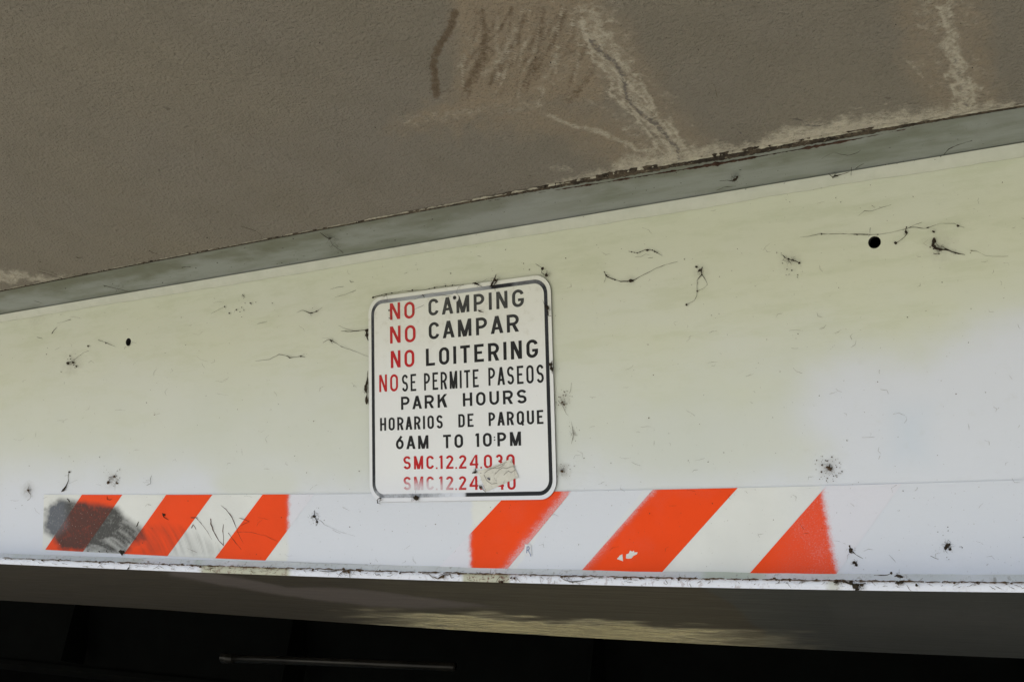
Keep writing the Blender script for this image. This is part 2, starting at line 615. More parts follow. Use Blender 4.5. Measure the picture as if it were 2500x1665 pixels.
M_WEB, M_FLANGE, M_LIP, M_UNDER, M_CONC = m_web(), m_flange(), m_lip(), m_under(), m_concrete()
M_TW = m_tape('tape_white', (.75, .76, .745), False)
M_TO = m_tape('tape_orange', (.90, .066, .003), True)
M_SIGN = m_sign_white()
M_BLACK = m_sign_ink('sign_black_ink', (.010, .010, .012), (.14, .145, .135))
M_RED = m_sign_ink('sign_red_ink', (.50, .012, .016), (.46, .07, .06))
M_BORDER = m_border()
M_STICK = m_sticker()
M_EDGE = m_flat('sign_edge_shade', (.07, .07, .065), .5, .5, 80)  # dark edge colour stands in for the contact shadow round the sign
M_ZINC = m_flat('bolt_zinc', (.42, .43, .42), .45, .3, 200, .7)
M_DARKBOLT = m_flat('bolt_socket_dark', (.03, .03, .03), .6)
M_COB = m_flat('cobweb_dirt', (.048, .037, .026), .9, .4, 200, spec=.1)
M_BROWN = m_flat('brown_dirt', (.10, .065, .04), .9, .4, 200, spec=.1)
M_THREAD = m_flat('cobweb_thread', (.16, .14, .09), .9, .4, 200, spec=.1)
def m_seam():
    k = NT('seam_grime')
    a, b = k.noise(55, 7, .75, k.stretch(.5, 1, 1)), k.noise(130, 5, .75, k.stretch(.6, 1, 1))
    c = k.mix(k.ramp(a, .4, .62), (.04, .033, .026), (.12, .095, .068))
    c = k.mix(k.ramp(b, .56, .68), c, (.28, .245, .18))
    c = k.mix(k.ramp(k.noise(90, 5, .7), .57, .66), c, (.018, .015, .012))
    return k.done(c, .9, k.bump(k.math('ADD', a, b), 1.0, .006), spec=.1)


M_RUSTSEAM = m_seam()
M_RUST = m_flat('seam_rust', (.085, .05, .036), .9, .6, 90, spec=.1, bump=.5)
M_CREAM = m_flat('seam_lime', (.47, .44, .35), .9, .35, 80, spec=.1, bump=.5)
M_SHADESTEEL = m_flat('shade_black_steel', (.0028, .0036, .0031), .8, .5, 6, spec=.05)  # near black colour stands in for the shade under the deck
M_PIPE = m_flat('dull_metal_pipe', (.018, .016, .012), .3, .7, 9, .2)
M_WELD = None

# ------------------------------------------------------------------ ground
def m_ground():
    k = NT('ground_soil')
    n = k.noise(.35, 6, .6)
    n2 = k.noise(14, 6, .7)
    c = k.mix(k.ramp(n, .4, .6), (.30, .29, .265), (.25, .26, .21))
    c = k.mix(k.ramp(n2, .3, .7, 0, .5), c, (.36, .34, .31))
    c = k.mix(k.ramp(k.math('ADD', k.xyz()[1], k.math('MULTIPLY', n, 1.5)), 12.5, 13.5), c, k.mix(n2, (.55, .47, .25), (.42, .38, .18)))
    return k.done(c, .95, k.bump(n2, .4, .03), spec=.1)


gm = bpy.data.meshes.new('ground')
gm.from_pydata([(-300, -300, 0), (300, -300, 0), (300, 300, 0), (-300, 300, 0)], [], [(0, 1, 2, 3)])
tag(link('ground', gm, m_ground()), kind='structure')

# ------------------------------------------------------------------ box girder with painted outer plate
X0, X1 = plate(np.array(-50.), np.array(1000.))[0], plate(np.array(2550.), np.array(900.))[0]
XL, XR = -26.0, 14.0
vtop, vcre = plate_curve('wtop'), plate_curve('crease')
mid = plate(np.array(1250.), Q['wtop'](1250.))
ZTOP = float(l2w([[0, np.mean(vtop(np.linspace(X0, X1, 9))), 0]])[0, 2])     # level of the deck's underside
pb = plate(np.array(1250.), np.array(Q['lipb'](1250.)), .022)
ZBOT = float(l2w([[pb[0], pb[1], .022]])[0, 2])
yseam, ylip, yund = level_curve('seam', ZTOP), level_curve('lipb', ZBOT), level_curve('under', ZBOT)

girder = empty('box_girder', trans(float((X0 + X1) / 2), float(ylip((X0 + X1) / 2)), ZBOT))
tag(girder, 'cream painted steel box girder under the concrete deck carrying the park sign and striped tape', 'girder')

# outer plate, dense where marks are traced; round holes cut through
HOLES = [(plate(np.array(2135.), np.array(592.)), .0103), (plate(np.array(313.5), np.array(835.)), .0098)]
STEP = .0028
us = np.arange(X0, X1, STEP)
nv = 270
tt = np.linspace(0, 1, nv)
vb, vt = vcre(us) - .02, vtop(us)
UU = np.repeat(us[:, None], nv, 1)
VV = vb[:, None] * (1 - tt) + vt[:, None] * tt
WW = (fbm(UU * 2.2, VV * 2.2) - .5) * .0016
skip = np.zeros((len(us) - 1, nv - 1), bool)
ring_faces, ring_verts = [], []
HOLE_RINGS = []
nbase = UU.size
for (hu, hv), hr in HOLES:
    i0 = int(np.argmin(abs(us - hu)))
    j0 = int(np.argmin(abs(VV[i0] - hv)))
    k = 6
    skip[i0 - k:i0 + k, j0 - k:j0 + k] = True
    loop = [(i0 - k + a, j0 - k) for a in range(2 * k)] + [(i0 + k, j0 - k + a) for a in range(2 * k)] + \
           [(i0 + k - a, j0 + k) for a in range(2 * k)] + [(i0 - k, j0 + k - a) for a in range(2 * k)]
    first = nbase + len(ring_verts)
    for (i, j) in loop:
        an = math.atan2(VV[i, j] - hv, UU[i, j] - hu)
        ring_verts.append((hu + hr * math.cos(an), hv + hr * math.sin(an), 0))
    m = len(loop)
    for a in range(m):
        b = (a + 1) % m
        ring_faces.append((loop[a][0] * nv + loop[a][1], loop[b][0] * nv + loop[b][1], first + b, first + a))
    HOLE_RINGS.append([ring_verts[first - nbase + q] for q in range(m)])
V = np.concatenate([np.stack([UU, VV, WW], -1).reshape(-1, 3), np.array(ring_verts)])
F_ = np.concatenate([grid_faces(len(us), nv, skip), np.array(ring_faces)])
A = web_attr(V[:, 0], V[:, 1])
# plain continuation of the plate past both ends of the traced stretch, same paint
for xe, col_ in ((XL, 0), (XR, len(us) - 1)):
    e = np.arange(nv) + col_ * nv
    n0 = len(V)
    Vx = V[e].copy()
    Vx[:, 0] = xe
    V = np.concatenate([V, Vx])
    A = np.concatenate([A, A[e]])
    a, b = (n0 + np.arange(nv), e) if col_ == 0 else (e, n0 + np.arange(nv))
    F_ = np.concatenate([F_, np.stack([a[:-1], b[:-1], b[1:], a[1:]], -1)])
web = link('web_plate', mesh_np('web_plate', V, F_, A, True), M_WEB, girder, GM)
for rg in HOLE_RINGS:
    m = len(rg)
    hv_ = [(p[0], p[1], z) for z in (.0, -.014) for p in rg] + [(p[0] * 2.2 - 1.2 * np.mean([q[0] for q in rg]), p[1] * 2.2 - 1.2 * np.mean([q[1] for q in rg]), -.0142) for p in rg]
    hf = [(i, (i + 1) % m, m + (i + 1) % m, m + i) for i in range(m)]
    link('bolt_hole', mesh_np('bolt_hole', hv_, hf), M_DARKBOLT, web, GM)  # dark wall colour paints in the shade inside the hole

# horizontal curves of the girder, sampled along x
XS = np.concatenate([[XL], np.linspace(X0, X1, 520), [XR]])


def web_pt(u, v, w=0.0):
    return l2w(np.stack(np.broadcast_arrays(u, v, w), -1))


top_line = web_pt(XS, vtop(XS))
seam_y = yseam(XS)


def strip(rows, wrap=False):
    """rows: list of (n,3) arrays -> verts, faces"""
    n = len(rows[0])
    V = np.stack(rows, 0).transpose(1, 0, 2).reshape(-1, 3)
    return V, grid_faces(n, len(rows))


# upper flange seen from below
nr = 26
rows = []
for s in np.linspace(0, 1, nr):
    rows.append(np.stack([XS, top_line[:, 1] * (1 - s) + seam_y * s, (top_line[:, 2]) * (1 - s) + ZTOP * s], -1))
Vf, Ff = strip(rows)
px, py = see_w(Vf[:, 0], Vf[:, 1], Vf[:, 2])
ed = np.tile(np.linspace(0, 1, nr), len(XS))
Af = np.stack([sstep(.45, 1, ed + (fbm(px / 60, py / 25) - .5) * .9) * (.5 + .5 * sstep(1500, 300, px)), 0 * ed, 0 * ed, 0 * ed], -1)
link('top_flange', mesh_np('top_flange', Vf - np.array([0, 0, 0]), Ff, Af, True), M_FLANGE, girder, trans(0, 0, 0))

# painted weld bead in the upper corner
def m_weld():
    k = NT('weld_paint')
    n = k.noise(26, 5, .6)
    c = k.mix(k.ramp(n, .3, .7), (.535, .545, .46), (.48, .495, .41))
    c = k.mix(k.ramp(k.noise(70, 5, .7), .6, .75, 0, .4), c, (.3, .3, .22))
    return k.done(c, .45, k.bump(k.noise(50, 3), .3, .004))


def m_weld_low():
    k = NT('lower_weld_paint')
    n = k.noise(18, 5, .6, k.stretch(.4, 1, 1))
    c = k.mix(k.ramp(n, .35, .65), (.69, .70, .74), (.60, .62, .63))
    c = k.mix(k.ramp(k.noise(4, 3, .5, k.stretch(1, .1, .1)), .56, .66, 0, .8), c, (.47, .52, .43))
    c = k.mix(k.ramp(k.noise(90, 5, .75), .55, .7, 0, .6), c, (.16, .13, .1))
    return k.done(c, .45, k.bump(k.noise(60, 3), .3, .004))


M_WELD, M_WELDL = m_weld(), m_weld_low()
jit = (fbm(XS * 9, XS * 0 + 3.3) - .5) * .007
leg = .017 + jit
pw = [web_pt(XS, vtop(XS) - leg - .001, .0015), web_pt(XS, vtop(XS) - leg * .92, .0048),
      web_pt(XS, vtop(XS) - leg * .5, .0085), web_pt(XS, vtop(XS) - .0035, .0115), web_pt(XS, vtop(XS) + .001, .0125)]
Vw, Fw = strip(pw)
link('weld_bead', mesh_np('weld_bead', Vw, Fw, None, True), M_WELD, girder, trans(0, 0, 0))

# bottom flange: lip edge, top of lip, wide underside
ly = ylip(XS)
crease_px = np.linspace(-60, 2560, 80)
rr = ray(crease_px, Q['crease'](crease_px)) @ G.T
ymid = float(np.mean(ylip(np.linspace(X0, X1, 9))))
yl_ = np.full(80, ymid)
for _ in range(5):
    tl = (yl_ - CAM[1]) / rr[:, 1]
    yl_ = ylip(CAM[0] + rr[:, 0] * tl)
zc = np.interp(XS, CAM[0] + rr[:, 0] * tl, CAM[2] + rr[:, 2] * tl)
back = web_pt(XS, vcre(XS) - .018, -.002)
rows = [np.stack([XS, back[:, 1], zc], -1), np.stack([XS, ly + .0015, zc], -1), np.stack([XS, ly, zc - .0015], -1),
        np.stack([XS, ly - .0004, zc * .5 + ZBOT * .5], -1), np.stack([XS, ly, np.full_like(XS, ZBOT + .0012)], -1)]
Vl, Fl = strip(rows)
px, py = see_w(Vl[:, 0], Vl[:, 1], Vl[:, 2])
bare = np.maximum(sstep(480, 500, px) * sstep(715, 700, px), sstep(1125, 1133, px) * sstep(1248, 1240, px))
bare = np.maximum(bare, .6 * sstep(2010, 2030, px) * sstep(2060, 2040, px))
rust = np.clip(.12 + .9 * bare * sstep(1000, 1200, px) + .5 * bare + .25 * sstep(800, 1400, px) * sstep(2000, 1800, px), 0, 1)
Al = np.stack([1 - bare, rust, 0 * px, 0 * px], -1)

lflange = link('bottom_flange', mesh_np('bottom_flange', Vl, Fl, Al, True), M_LIP, girder, trans(0, 0, 0))
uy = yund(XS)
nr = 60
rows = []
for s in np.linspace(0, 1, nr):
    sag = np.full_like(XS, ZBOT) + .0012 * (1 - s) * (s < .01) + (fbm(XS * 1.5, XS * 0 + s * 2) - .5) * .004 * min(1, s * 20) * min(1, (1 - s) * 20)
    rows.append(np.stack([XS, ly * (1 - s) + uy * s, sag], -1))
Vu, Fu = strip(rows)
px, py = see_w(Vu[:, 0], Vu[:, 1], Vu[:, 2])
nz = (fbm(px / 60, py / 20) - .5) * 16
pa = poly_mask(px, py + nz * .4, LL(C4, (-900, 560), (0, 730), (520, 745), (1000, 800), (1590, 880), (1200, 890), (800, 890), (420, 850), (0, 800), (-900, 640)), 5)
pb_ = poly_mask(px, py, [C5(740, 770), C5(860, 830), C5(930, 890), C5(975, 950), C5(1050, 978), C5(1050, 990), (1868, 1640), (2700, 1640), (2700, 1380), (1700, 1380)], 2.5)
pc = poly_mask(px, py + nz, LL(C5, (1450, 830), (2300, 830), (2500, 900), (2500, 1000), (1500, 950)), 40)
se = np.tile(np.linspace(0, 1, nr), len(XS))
glint = sstep(.56, .70, se + (fbm(px / 170, py / 9) - .5) * .4) * sstep(820, 1180, px + (fbm(px / 90, py / 7) - .5) * 320) * sstep(2000, 1500, px + (fbm(px / 90 + 5, py / 7) - .5) * 320)  # where the painted glint lies, near the lower edge
Au = np.stack([np.clip(pa * .8 + pc * .5, 0, 1), pb_ * .8, glint, 0 * px], -1)
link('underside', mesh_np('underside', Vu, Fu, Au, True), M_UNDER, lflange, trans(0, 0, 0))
# lower weld bead above the lip
vlow = vcre(XS)
jit = (fbm(XS * 7, XS * 0 + 8.1) - .5) * .004
pw = [web_pt(XS, vlow - .012, .012), web_pt(XS, vlow - .002, .0105), web_pt(XS, vlow + .006 + jit, .006), web_pt(XS, vlow + .0125 + jit, .001)]
Vw, Fw = strip(pw)
link('weld_bead', mesh_np('lower_weld', Vw, Fw, None, True), M_WELDL, girder, trans(0, 0, 0))

# back plate of the box, closing it up to the deck
yb = float(np.mean(yund(np.linspace(X0, X1, 9))))
hgt = ZTOP + .05 - ZBOT
bw = bpy.data.meshes.new('back_plate')
uyb = np.array([uy[0], uy[-1]])
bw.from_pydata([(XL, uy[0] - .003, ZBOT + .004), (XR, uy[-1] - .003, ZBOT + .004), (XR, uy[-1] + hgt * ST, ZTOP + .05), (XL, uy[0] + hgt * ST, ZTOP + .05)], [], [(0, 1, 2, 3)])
link('back_plate', bw, M_SHADESTEEL, girder, trans(0, 0, 0))

# ------------------------------------------------------------------ concrete deck
YE = -1.42
deck = empty('bridge_deck', trans(float((X0 + X1) / 2), -.3, ZTOP))
tag(deck, 'brown grey concrete bridge deck overhead with white lime and rust water stains', 'bridge deck')
xs = np.concatenate([[XL], np.linspace(X0 - .25, X1 + .35, 900), [XR]])
ny = 330
st = np.linspace(0, 1, ny)
XX = np.repeat(xs[:, None], ny, 1)
YY = yseam(xs)[:, None] * (1 - st) + YE * st
ZZ = np.full_like(XX, ZTOP + .004) + (fbm(XX * 1.3, YY * 1.3) - .5) * .006 + (fbm(XX * 14, YY * 14) - .5) * .0024
px, py = see_w(XX, YY, ZZ)
nz = (fbm(px / 26, py / 26) - .5) * 40
wht, brn, drk = np.zeros_like(px), np.zeros_like(px), np.zeros_like(px)
nfine = fbm(px / 9, py / 9)
def lime(pts, w0, w1, sgn, k=.8):
    global wht
    d, al = seg_dist(px, py, D(pts))
    w = (w0 * (1 - al) + w1 * al) * DS
    wht = np.maximum(wht, sgn * sstep(w * 1.25, w * .1, d + nz * w / 32 + (nfine - .5) * w * k))


def jitter(pts, amp):
    o = rng.normal(size=2) * amp
    out = []
    for i in range(len(pts) - 1):
        for t in (0, .5):
            out.append((pts[i][0] * (1 - t) + pts[i + 1][0] * t, pts[i][1] * (1 - t) + pts[i + 1][1] * t))
    out.append(pts[-1])
    return [(x + o[0] + rng.normal() * amp * .45, y + o[1] * .5 + rng.normal() * amp * .3) for x, y in out]


E1 = [(1362, 40), (1385, 110), (1425, 160), (1450, 210), (1490, 265), (1530, 310), (1562, 352)]
E3 = [(2172, 20), (2190, 110), (2205, 160), (2228, 200), (2215, 245)]
for spine, soft, n_, side in ((E1, 58, 13, (-1, .45)), (E3, 52, 10, (-.6, -.5))):
    lime(spine, soft * 1.5, soft * 1.1, .46, 1.5)
    lime(spine, soft * .7, soft * .6, .72, 1.8)
    for _ in range(n_):
        lo = rng.integers(0, len(spine) - 2)
        lime(jitter(spine[lo:], 15), 3 + 8 * rng.random(), 3 + 6 * rng.random(), .5 + .5 * rng.random(), 2.0)
    for _ in range(int(n_ * 2.2)):
        t = rng.random() * (len(spine) - 1.01)
        i_ = int(t)
        bx, by = (spine[i_][0] + (spine[i_ + 1][0] - spine[i_][0]) * (t - i_), spine[i_][1] + (spine[i_ + 1][1] - spine[i_][1]) * (t - i_))
        L_ = 18 + 42 * rng.random()
        sg = 1 if rng.random() < .65 else -.7
        lime([(bx, by), (bx + side[0] * L_ * .5 * sg + rng.normal() * 5, by + side[1] * L_ * .4 * sg + rng.normal() * 5), (bx + side[0] * L_ * sg, by + side[1] * L_ * sg + rng.normal() * 6)],
             7, 3, .35 + .45 * rng.random(), 1.4)
for a_ in (([(1260, 265), (1320, 290), (1370, 300), (1420, 320), (1470, 345), (1530, 358)], 6, 15, .7), ([(1200, 258), (1260, 266), (1300, 280)], 4, 6, .4),
           ([(1350, 230), (1420, 265), (1480, 290), (1530, 320)], 8, 16, .4), ([(2100, 150), (2160, 120), (2200, 100)], 18, 16, .4), ([(2110, 60), (2160, 75), (2185, 90)], 10, 22, .55),
           ([(2080, 135), (2110, 165), (2140, 200)], 6, 9, .45), ([(1268, 385), (1310, 390), (1300, 382)], 10, 7, .45), ([(1940, 250), (2010, 245), (2070, 230), (2110, 215)], 2.5, 2, .5),
           ([(920, 278), (1010, 268), (1120, 250), (1240, 240)], 16, 22, .42), ([(1060, 60), (1090, 130), (1060, 200), (1010, 235)], 22, 26, .3), ([(1330, 130), (1250, 200), (1150, 245)], 26, 24, .36)):
    lime(*a_)
C12 = lambda x, y: ((977 + .6467 * x) / DS, .6467 * y / DS)
for pol, sg in ((LL(C12, (770, 400), (900, 440), (1040, 560), (1065, 600), (930, 625), (800, 655), (640, 690), (760, 640), (860, 570), (830, 480)), .42),
                (LL(C12, (705, 120), (760, 140), (880, 260), (900, 380), (830, 380), (730, 290)), .5)):
    wht = np.maximum(wht, sg * poly_mask(px + nz, py + nz * .7, D(pol), 26))
core = LL(C12, (725, 160), (745, 190), (790, 220), (835, 265), (842, 300), (858, 370), (910, 428), (970, 470), (1012, 520), (1045, 560), (1050, 595))
for k_ in range(5):
    ln = jitter(core, 4 if k_ else 1)
    d, al = seg_dist(px, py, D(ln))
    drk = np.maximum(drk, (.95 - .12 * k_) * sstep((14 - 8 * al) * (1 if k_ else .8), 1.5, d + (nfine - .5) * 12 + nz * .12))
    if k_ < 3:
        lime([(x + 9, y - 5) for x, y in ln[:12]], 4, 3, .8, 1.6)
        lime([(x - 10, y + 4) for x, y in ln[:14]], 7, 4, .9, 1.6)
# fan of thin water runs
for _ in range(42):
    x0 = 1085 + 290 * rng.random()
    dx = -(20 + 75 * rng.random())
    y1 = 120 + 120 * rng.random()
    ln = [(x0, 20), (x0 + dx * .25 + rng.normal() * 4, 20 + (y1 - 20) * .4), (x0 + dx * .75 + rng.normal() * 5, 20 + (y1 - 20) * .75), (x0 + dx + rng.normal() * 4, y1)]
    if rng.random() < .45:
        lime(ln, 3, 5, .45 + .35 * rng.random(), 1.5)
    else:
        d, al = seg_dist(px, py, D(ln))
        brn = np.maximum(brn, (.42 + .4 * rng.random()) * sstep(8 * DS, 1 * DS, d + nz * .15 + (nfine - .5) * 7))
seam_py = Q['seam'](px)
hsm = np.interp(px, [0, 1250, 1420, 1560, 1700, 1800, 1950, 2100, 2250, 2400, 2520], [6, 8, 26, 62, 58, 34, 62, 50, 46, 40, 18])
hsm = hsm * (.55 + .9 * fbm(px / 45, px * 0 + 2))
up = seam_py - py
wht = np.maximum(wht, np.interp(px, [0, 1200, 1500, 2000, 2500], [.12, .4, .95, 1.1, .8]) * sstep(hsm * 1.3, hsm * .3, up + nz * .5))
hz = poly_mask(px, py + nz, D([(-40, 655), (-40, 615), (120, 628), (200, 640), (260, 630)]), 10)
wht = np.maximum(wht, hz * .8)
for pts, w, sgn in (([(1046, 30), (1032, 75), (1005, 118), (997, 150), (1000, 180), (1003, 218)], 9, 1.0),
                    ([(1110, 30), (1116, 80), (1110, 125), (1085, 175), (1070, 205)], 9, .9),
                    ([(1205, 40), (1185, 95), (1165, 130), (1140, 165), (1128, 195)], 9, .8),
                    ([(1300, 40), (1265, 105), (1225, 155), (1205, 195)], 10, .55),
                    ([(1345, 50), (1315, 95), (1280, 140), (1240, 170)], 10, .5),
                    ([(1372, 120), (1362, 170), (1335, 200), (1310, 232)], 9, .65),
                    ([(1003, 216), (1040, 208), (1072, 200)], 5, .5),
                    ([(1150, 180), (1180, 205), (1215, 225)], 12, .4),
                    ([(1285, 40), (1250, 90), (1235, 120)], 8, .55), ([(1320, 90), (1270, 150), (1225, 185)], 8, .5), ([(1185, 140), (1140, 185), (1150, 215)], 10, .55),
                    ([(1360, 60), (1330, 110), (1312, 125)], 8, .55), ([(1405, 215), (1370, 250), (1330, 275)], 8, .4), ([(1470, 60), (1365, 165), (1345, 195)], 6, .3)):
    d, al = seg_dist(px, py, D(pts))
    brn = np.maximum(brn, sgn * sstep(w * DS * 1.9, w * DS * .2, d + nz * .22 + (nfine - .5) * 9))
for pts, w, sgn in (([(1145, 40), (1138, 90), (1148, 130), (1130, 160), (1110, 172)], 9, .6), ([(1240, 40), (1215, 95), (1190, 125)], 8, .45),
                    ([(1360, 90), (1310, 140), (1250, 170), (1242, 205)], 8, .38)):
    d, al = seg_dist(px, py, D(pts))
    wht = np.maximum(wht, sgn * sstep(w * DS * 1.6, 0, d + nz * .15))
pink = poly_mask(px + nz, py + nz, D([(1040, -40), (1370, -40), (1400, 150), (1380, 240), (1250, 235), (1050, 275), (930, 285), (940, 265), (1050, 225)]), 30)
pink = np.maximum(pink, .8 * poly_mask(px + nz * 2, py + nz * 2, D([(900, 300), (1060, 255), (1250, 225), (1420, 265), (1570, 360), (1420, 385), (1300, 320), (1120, 290)]), 45))
pink = np.maximum(pink, .7 * poly_mask(px + nz * 2, py + nz * 2, D([(1340, -30), (1440, 60), (1530, 220), (1640, 340), (1560, 360), (1380, 200)]), 40))
pink = np.maximum(pink, .7 * poly_mask(px + nz * 2, py + nz * 2, D([(2060, -30), (2250, -30), (2300, 240), (2150, 260), (2080, 160)]), 40))
pink = np.maximum(pink, .6 * poly_mask(px, py, D([(1330, 240), (1560, 360), (1430, 370), (1280, 270)]), 30))
for pts, w, sgn in (([(2195, 140), (2215, 190), (2222, 235)], 14, .5),
                    ([(1720, 318), (1730, 328)], 10, .5)):
    d, al = seg_dist(px, py, D(pts))
    drk = np.maximum(drk, sgn * sstep(w * DS * 1.4, w * DS * .2, d + nz * .3))
ck, _ = seg_dist(px, py, LL(C7, (870, 650), (930, 660), (960, 690), (1050, 695)))
drk = np.maximum(drk, .9 * sstep(4, 1.5, ck))
ck, _ = seg_dist(px, py, [C7(525, 690), C7(560, 800), C7(548, 820)])
drk = np.maximum(drk, .7 * sstep(4, 1.5, ck))
ZZ = ZZ - wht * .0016 * (.4 + nfine) - drk * .0012 + .0007 * np.minimum(brn, 1)
Ad = np.stack([wht, brn, pink, drk], -1).reshape(-1, 4)
Vd = np.stack([XX, YY, ZZ], -1).reshape(-1, 3)
link('soffit', mesh_np('soffit', Vd, grid_faces(len(xs), ny)[:, ::-1], Ad, True), M_CONC, deck, trans(0, 0, 0))
slab = box_mesh('slab', XL, XR, YE, 12.6, ZTOP + .06, ZTOP + .34, .01)
link('slab', slab, M_CONC, deck, trans(0, 0, 0))
fascia = box_mesh('fascia', XL, XR, YE - .06, YE - .002, ZTOP - .03, ZTOP + .75, .01)
link('fascia', fascia, M_CONC, deck, trans(0, 0, 0))


# ragged dirt, rust and lime packed along the seam between deck and flange
def seam_strip(name, mat, x_px, off, thick, depth, nscale, seed, thr=None):
    u = np.arange(X0 - .1, X1 + .1, .003)
    yy = yseam(u)
    ppx, _ = see_w(u, yy, np.full_like(u, ZTOP))
    n1 = fbm(u * nscale, u * 0 + seed)
    n2 = fbm(u * nscale * 2.3, u * 0 + seed + 5)
    amp = np.interp(ppx, *zip(*x_px))
    wd = thick * amp * (.22 + 1.35 * n1 * (.5 + fbm(u * nscale * 5, u * 0 + seed + 2)))
    if thr is not None:
        wd = wd * sstep(thr - .08, thr + .3, n2)
    o = off * amp + (n2 - .5) * thick * .5
    rows = [np.stack([u, yy - o - wd * a, ZTOP + .0025 - depth * amp * (.3 + n2) * b], -1) for a, b in
            ((-.6, -.3), (-.35, .7), (0, 1), (.35, .75), (.6, -.4))]
    for r in rows:
        r[:, 2] += (rng.random(len(u)) - .5) * .0012
    V, Fc = strip(rows)
    return mesh_np(name, V, Fc, None, False)


AMP = [(-100, .7), (300, .5), (800, .8), (1100, 1.0), (1300, 1.6), (1450, 2.5), (1750, 3.2), (2050, 2.6), (2250, 1.3), (2500, .7)]
AMPL = [(-100, .5), (300, .3), (800, .4), (1100, .6), (1400, .9), (1700, 1.3), (2050, 1.3), (2250, .9), (2500, .5)]
sealant = link('joint_sealant', seam_strip('joint_sealant', M_RUSTSEAM, AMP, .0012, .0052, .003, 30, 1.0), M_RUSTSEAM, deck, trans(0, 0, 0))
link('lime_crust', seam_strip('lime_crust', M_CREAM, AMPL, .0075, .0055, .003, 34, 9.0, .5), M_CREAM, sealant, trans(0, 0, 0))
link('rust_crust', seam_strip('rust_crust', M_RUST, AMP, -.0045, .003, .0018, 24, 21.0, .5), M_RUST, sealant, trans(0, 0, 0))

# unseen walls added to block reflected light, either side of an opening
for x0, x1, lb in ((-30, -11.5, 'concrete pier wall, unseen and added to block light, left of the opening under the far edge of the deck'), (-4.6, 14, 'concrete pier wall, unseen and added to block light, right of the opening under the far edge of the deck')):
    pm_ = box_mesh('blocker_wall', x0, x1, 11.6, 12.3, 0, ZTOP + .055, .02)
    tag(link('blocker_wall', pm_, M_CONC, None, trans(0, 0, 0)), lb, 'blocker', 'pier walls added unseen under the deck')

# ------------------------------------------------------------------ the dark girder behind, and a pipe under the deck
g2 = empty('box_girder', trans(-1.0, 2.7, ZBOT))
tag(g2, 'dark unlit steel girder in the black space behind the painted girder', 'girder')
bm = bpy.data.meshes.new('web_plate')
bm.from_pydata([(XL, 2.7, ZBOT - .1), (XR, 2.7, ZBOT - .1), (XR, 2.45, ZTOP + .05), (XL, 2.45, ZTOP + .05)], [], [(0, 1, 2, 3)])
link('web_plate', bm, M_SHADESTEEL, g2, trans(0, 0, 0))
link('bottom_flange', box_mesh('bottom_flange', XL, XR, 2.66, 3.7, ZBOT - .13, ZBOT - .104, .004), M_SHADESTEEL, g2, trans(0, 0, 0))
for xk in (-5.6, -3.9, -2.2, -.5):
    link('stiffener', box_mesh('stiffener', xk, xk + .014, 2.50, 2.66, ZBOT - .09, ZTOP - .05), M_SHADESTEEL, g2, trans(0, 0, 0))


g3 = empty('box_girder', trans(-6.0, 5.6, 1.6))  # added girder, blocks the paler wall behind the lower left corner
tag(g3, 'added black girder hiding the light gap below the dark girder at the lower left corner', 'girder')
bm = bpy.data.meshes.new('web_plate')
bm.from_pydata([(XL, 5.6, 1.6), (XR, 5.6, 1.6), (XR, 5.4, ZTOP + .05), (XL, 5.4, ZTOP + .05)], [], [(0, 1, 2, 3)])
link('web_plate', bm, M_SHADESTEEL, g3, trans(0, 0, 0))
link('bottom_flange', box_mesh('bottom_flange', XL, XR, 5.56, 6.4, 1.57, 1.596, .004), M_SHADESTEEL, g3, trans(0, 0, 0))


def tube_np(P, R, sides=6, flat=1.0):
    P = np.asarray(P, float)
    n = len(P)
    T = np.gradient(P, axis=0)
    T /= np.linalg.norm(T, axis=1, keepdims=True) + 1e-12
    ref = np.array([0, 0, 1.0])
    A_ = np.cross(T, ref)
    bad = np.linalg.norm(A_, axis=1) < .1
    A_[bad] = np.cross(T[bad], np.array([0, 1.0, 0]))
    A_ /= np.linalg.norm(A_, axis=1, keepdims=True)
    B_ = np.cross(T, A_)
    V, Fc = [], []
    for i in range(n):
        for k in range(sides):
            a = 2 * math.pi * k / sides
            V.append(P[i] + R[i] * (math.cos(a) * A_[i] + flat * math.sin(a) * B_[i]))
    for i in range(n - 1):
        for k in range(sides):
            k2 = (k + 1) % sides
            Fc.append((i * sides + k, i * sides + k2, (i + 1) * sides + k2, (i + 1) * sides + k))
    Fc.append(tuple(range(sides))[::-1])
    Fc.append(tuple(range((n - 1) * sides, n * sides)))
    return V, Fc


r2 = ray(np.array(1000.), np.array(1618.)) @ G.T
tq = (2.05 - CAM[1]) / r2[1]
pz = float(CAM[2] + r2[2] * tq)
r1 = ray(np.array(560.), np.array(1606.)) @ G.T
tq1 = (2.05 - CAM[1]) / r1[1]
pipe = empty('conduit', trans(float(CAM[0] + r1[0] * tq1) + 1, 2.05, pz))
tag(pipe, 'thin metal conduit glinting in the dark space under the girder', 'pipe')
xa = float(CAM[0] + r1[0] * tq1)
Vp, Fp = tube_np([(xa, 2.05, float(CAM[2] + r1[2] * tq1)), (xa + .8, 2.05, pz * .66 + .34 * float(CAM[2] + r1[2] * tq1)), (xa + 1.25, 2.05, pz)], [.018] * 3, 14)
link('tube', mesh_np('tube', Vp, Fp, None, True), M_PIPE, pipe, trans(0, 0, 0))
Vp, Fp = tube_np([(xa - .04, 2.05, float(CAM[2] + r1[2] * tq1)), (xa + .03, 2.05, float(CAM[2] + r1[2] * tq1))], [.024] * 2, 14)
link('coupling', mesh_np('coupling', Vp, Fp, None, True), M_PIPE, pipe, trans(0, 0, 0))

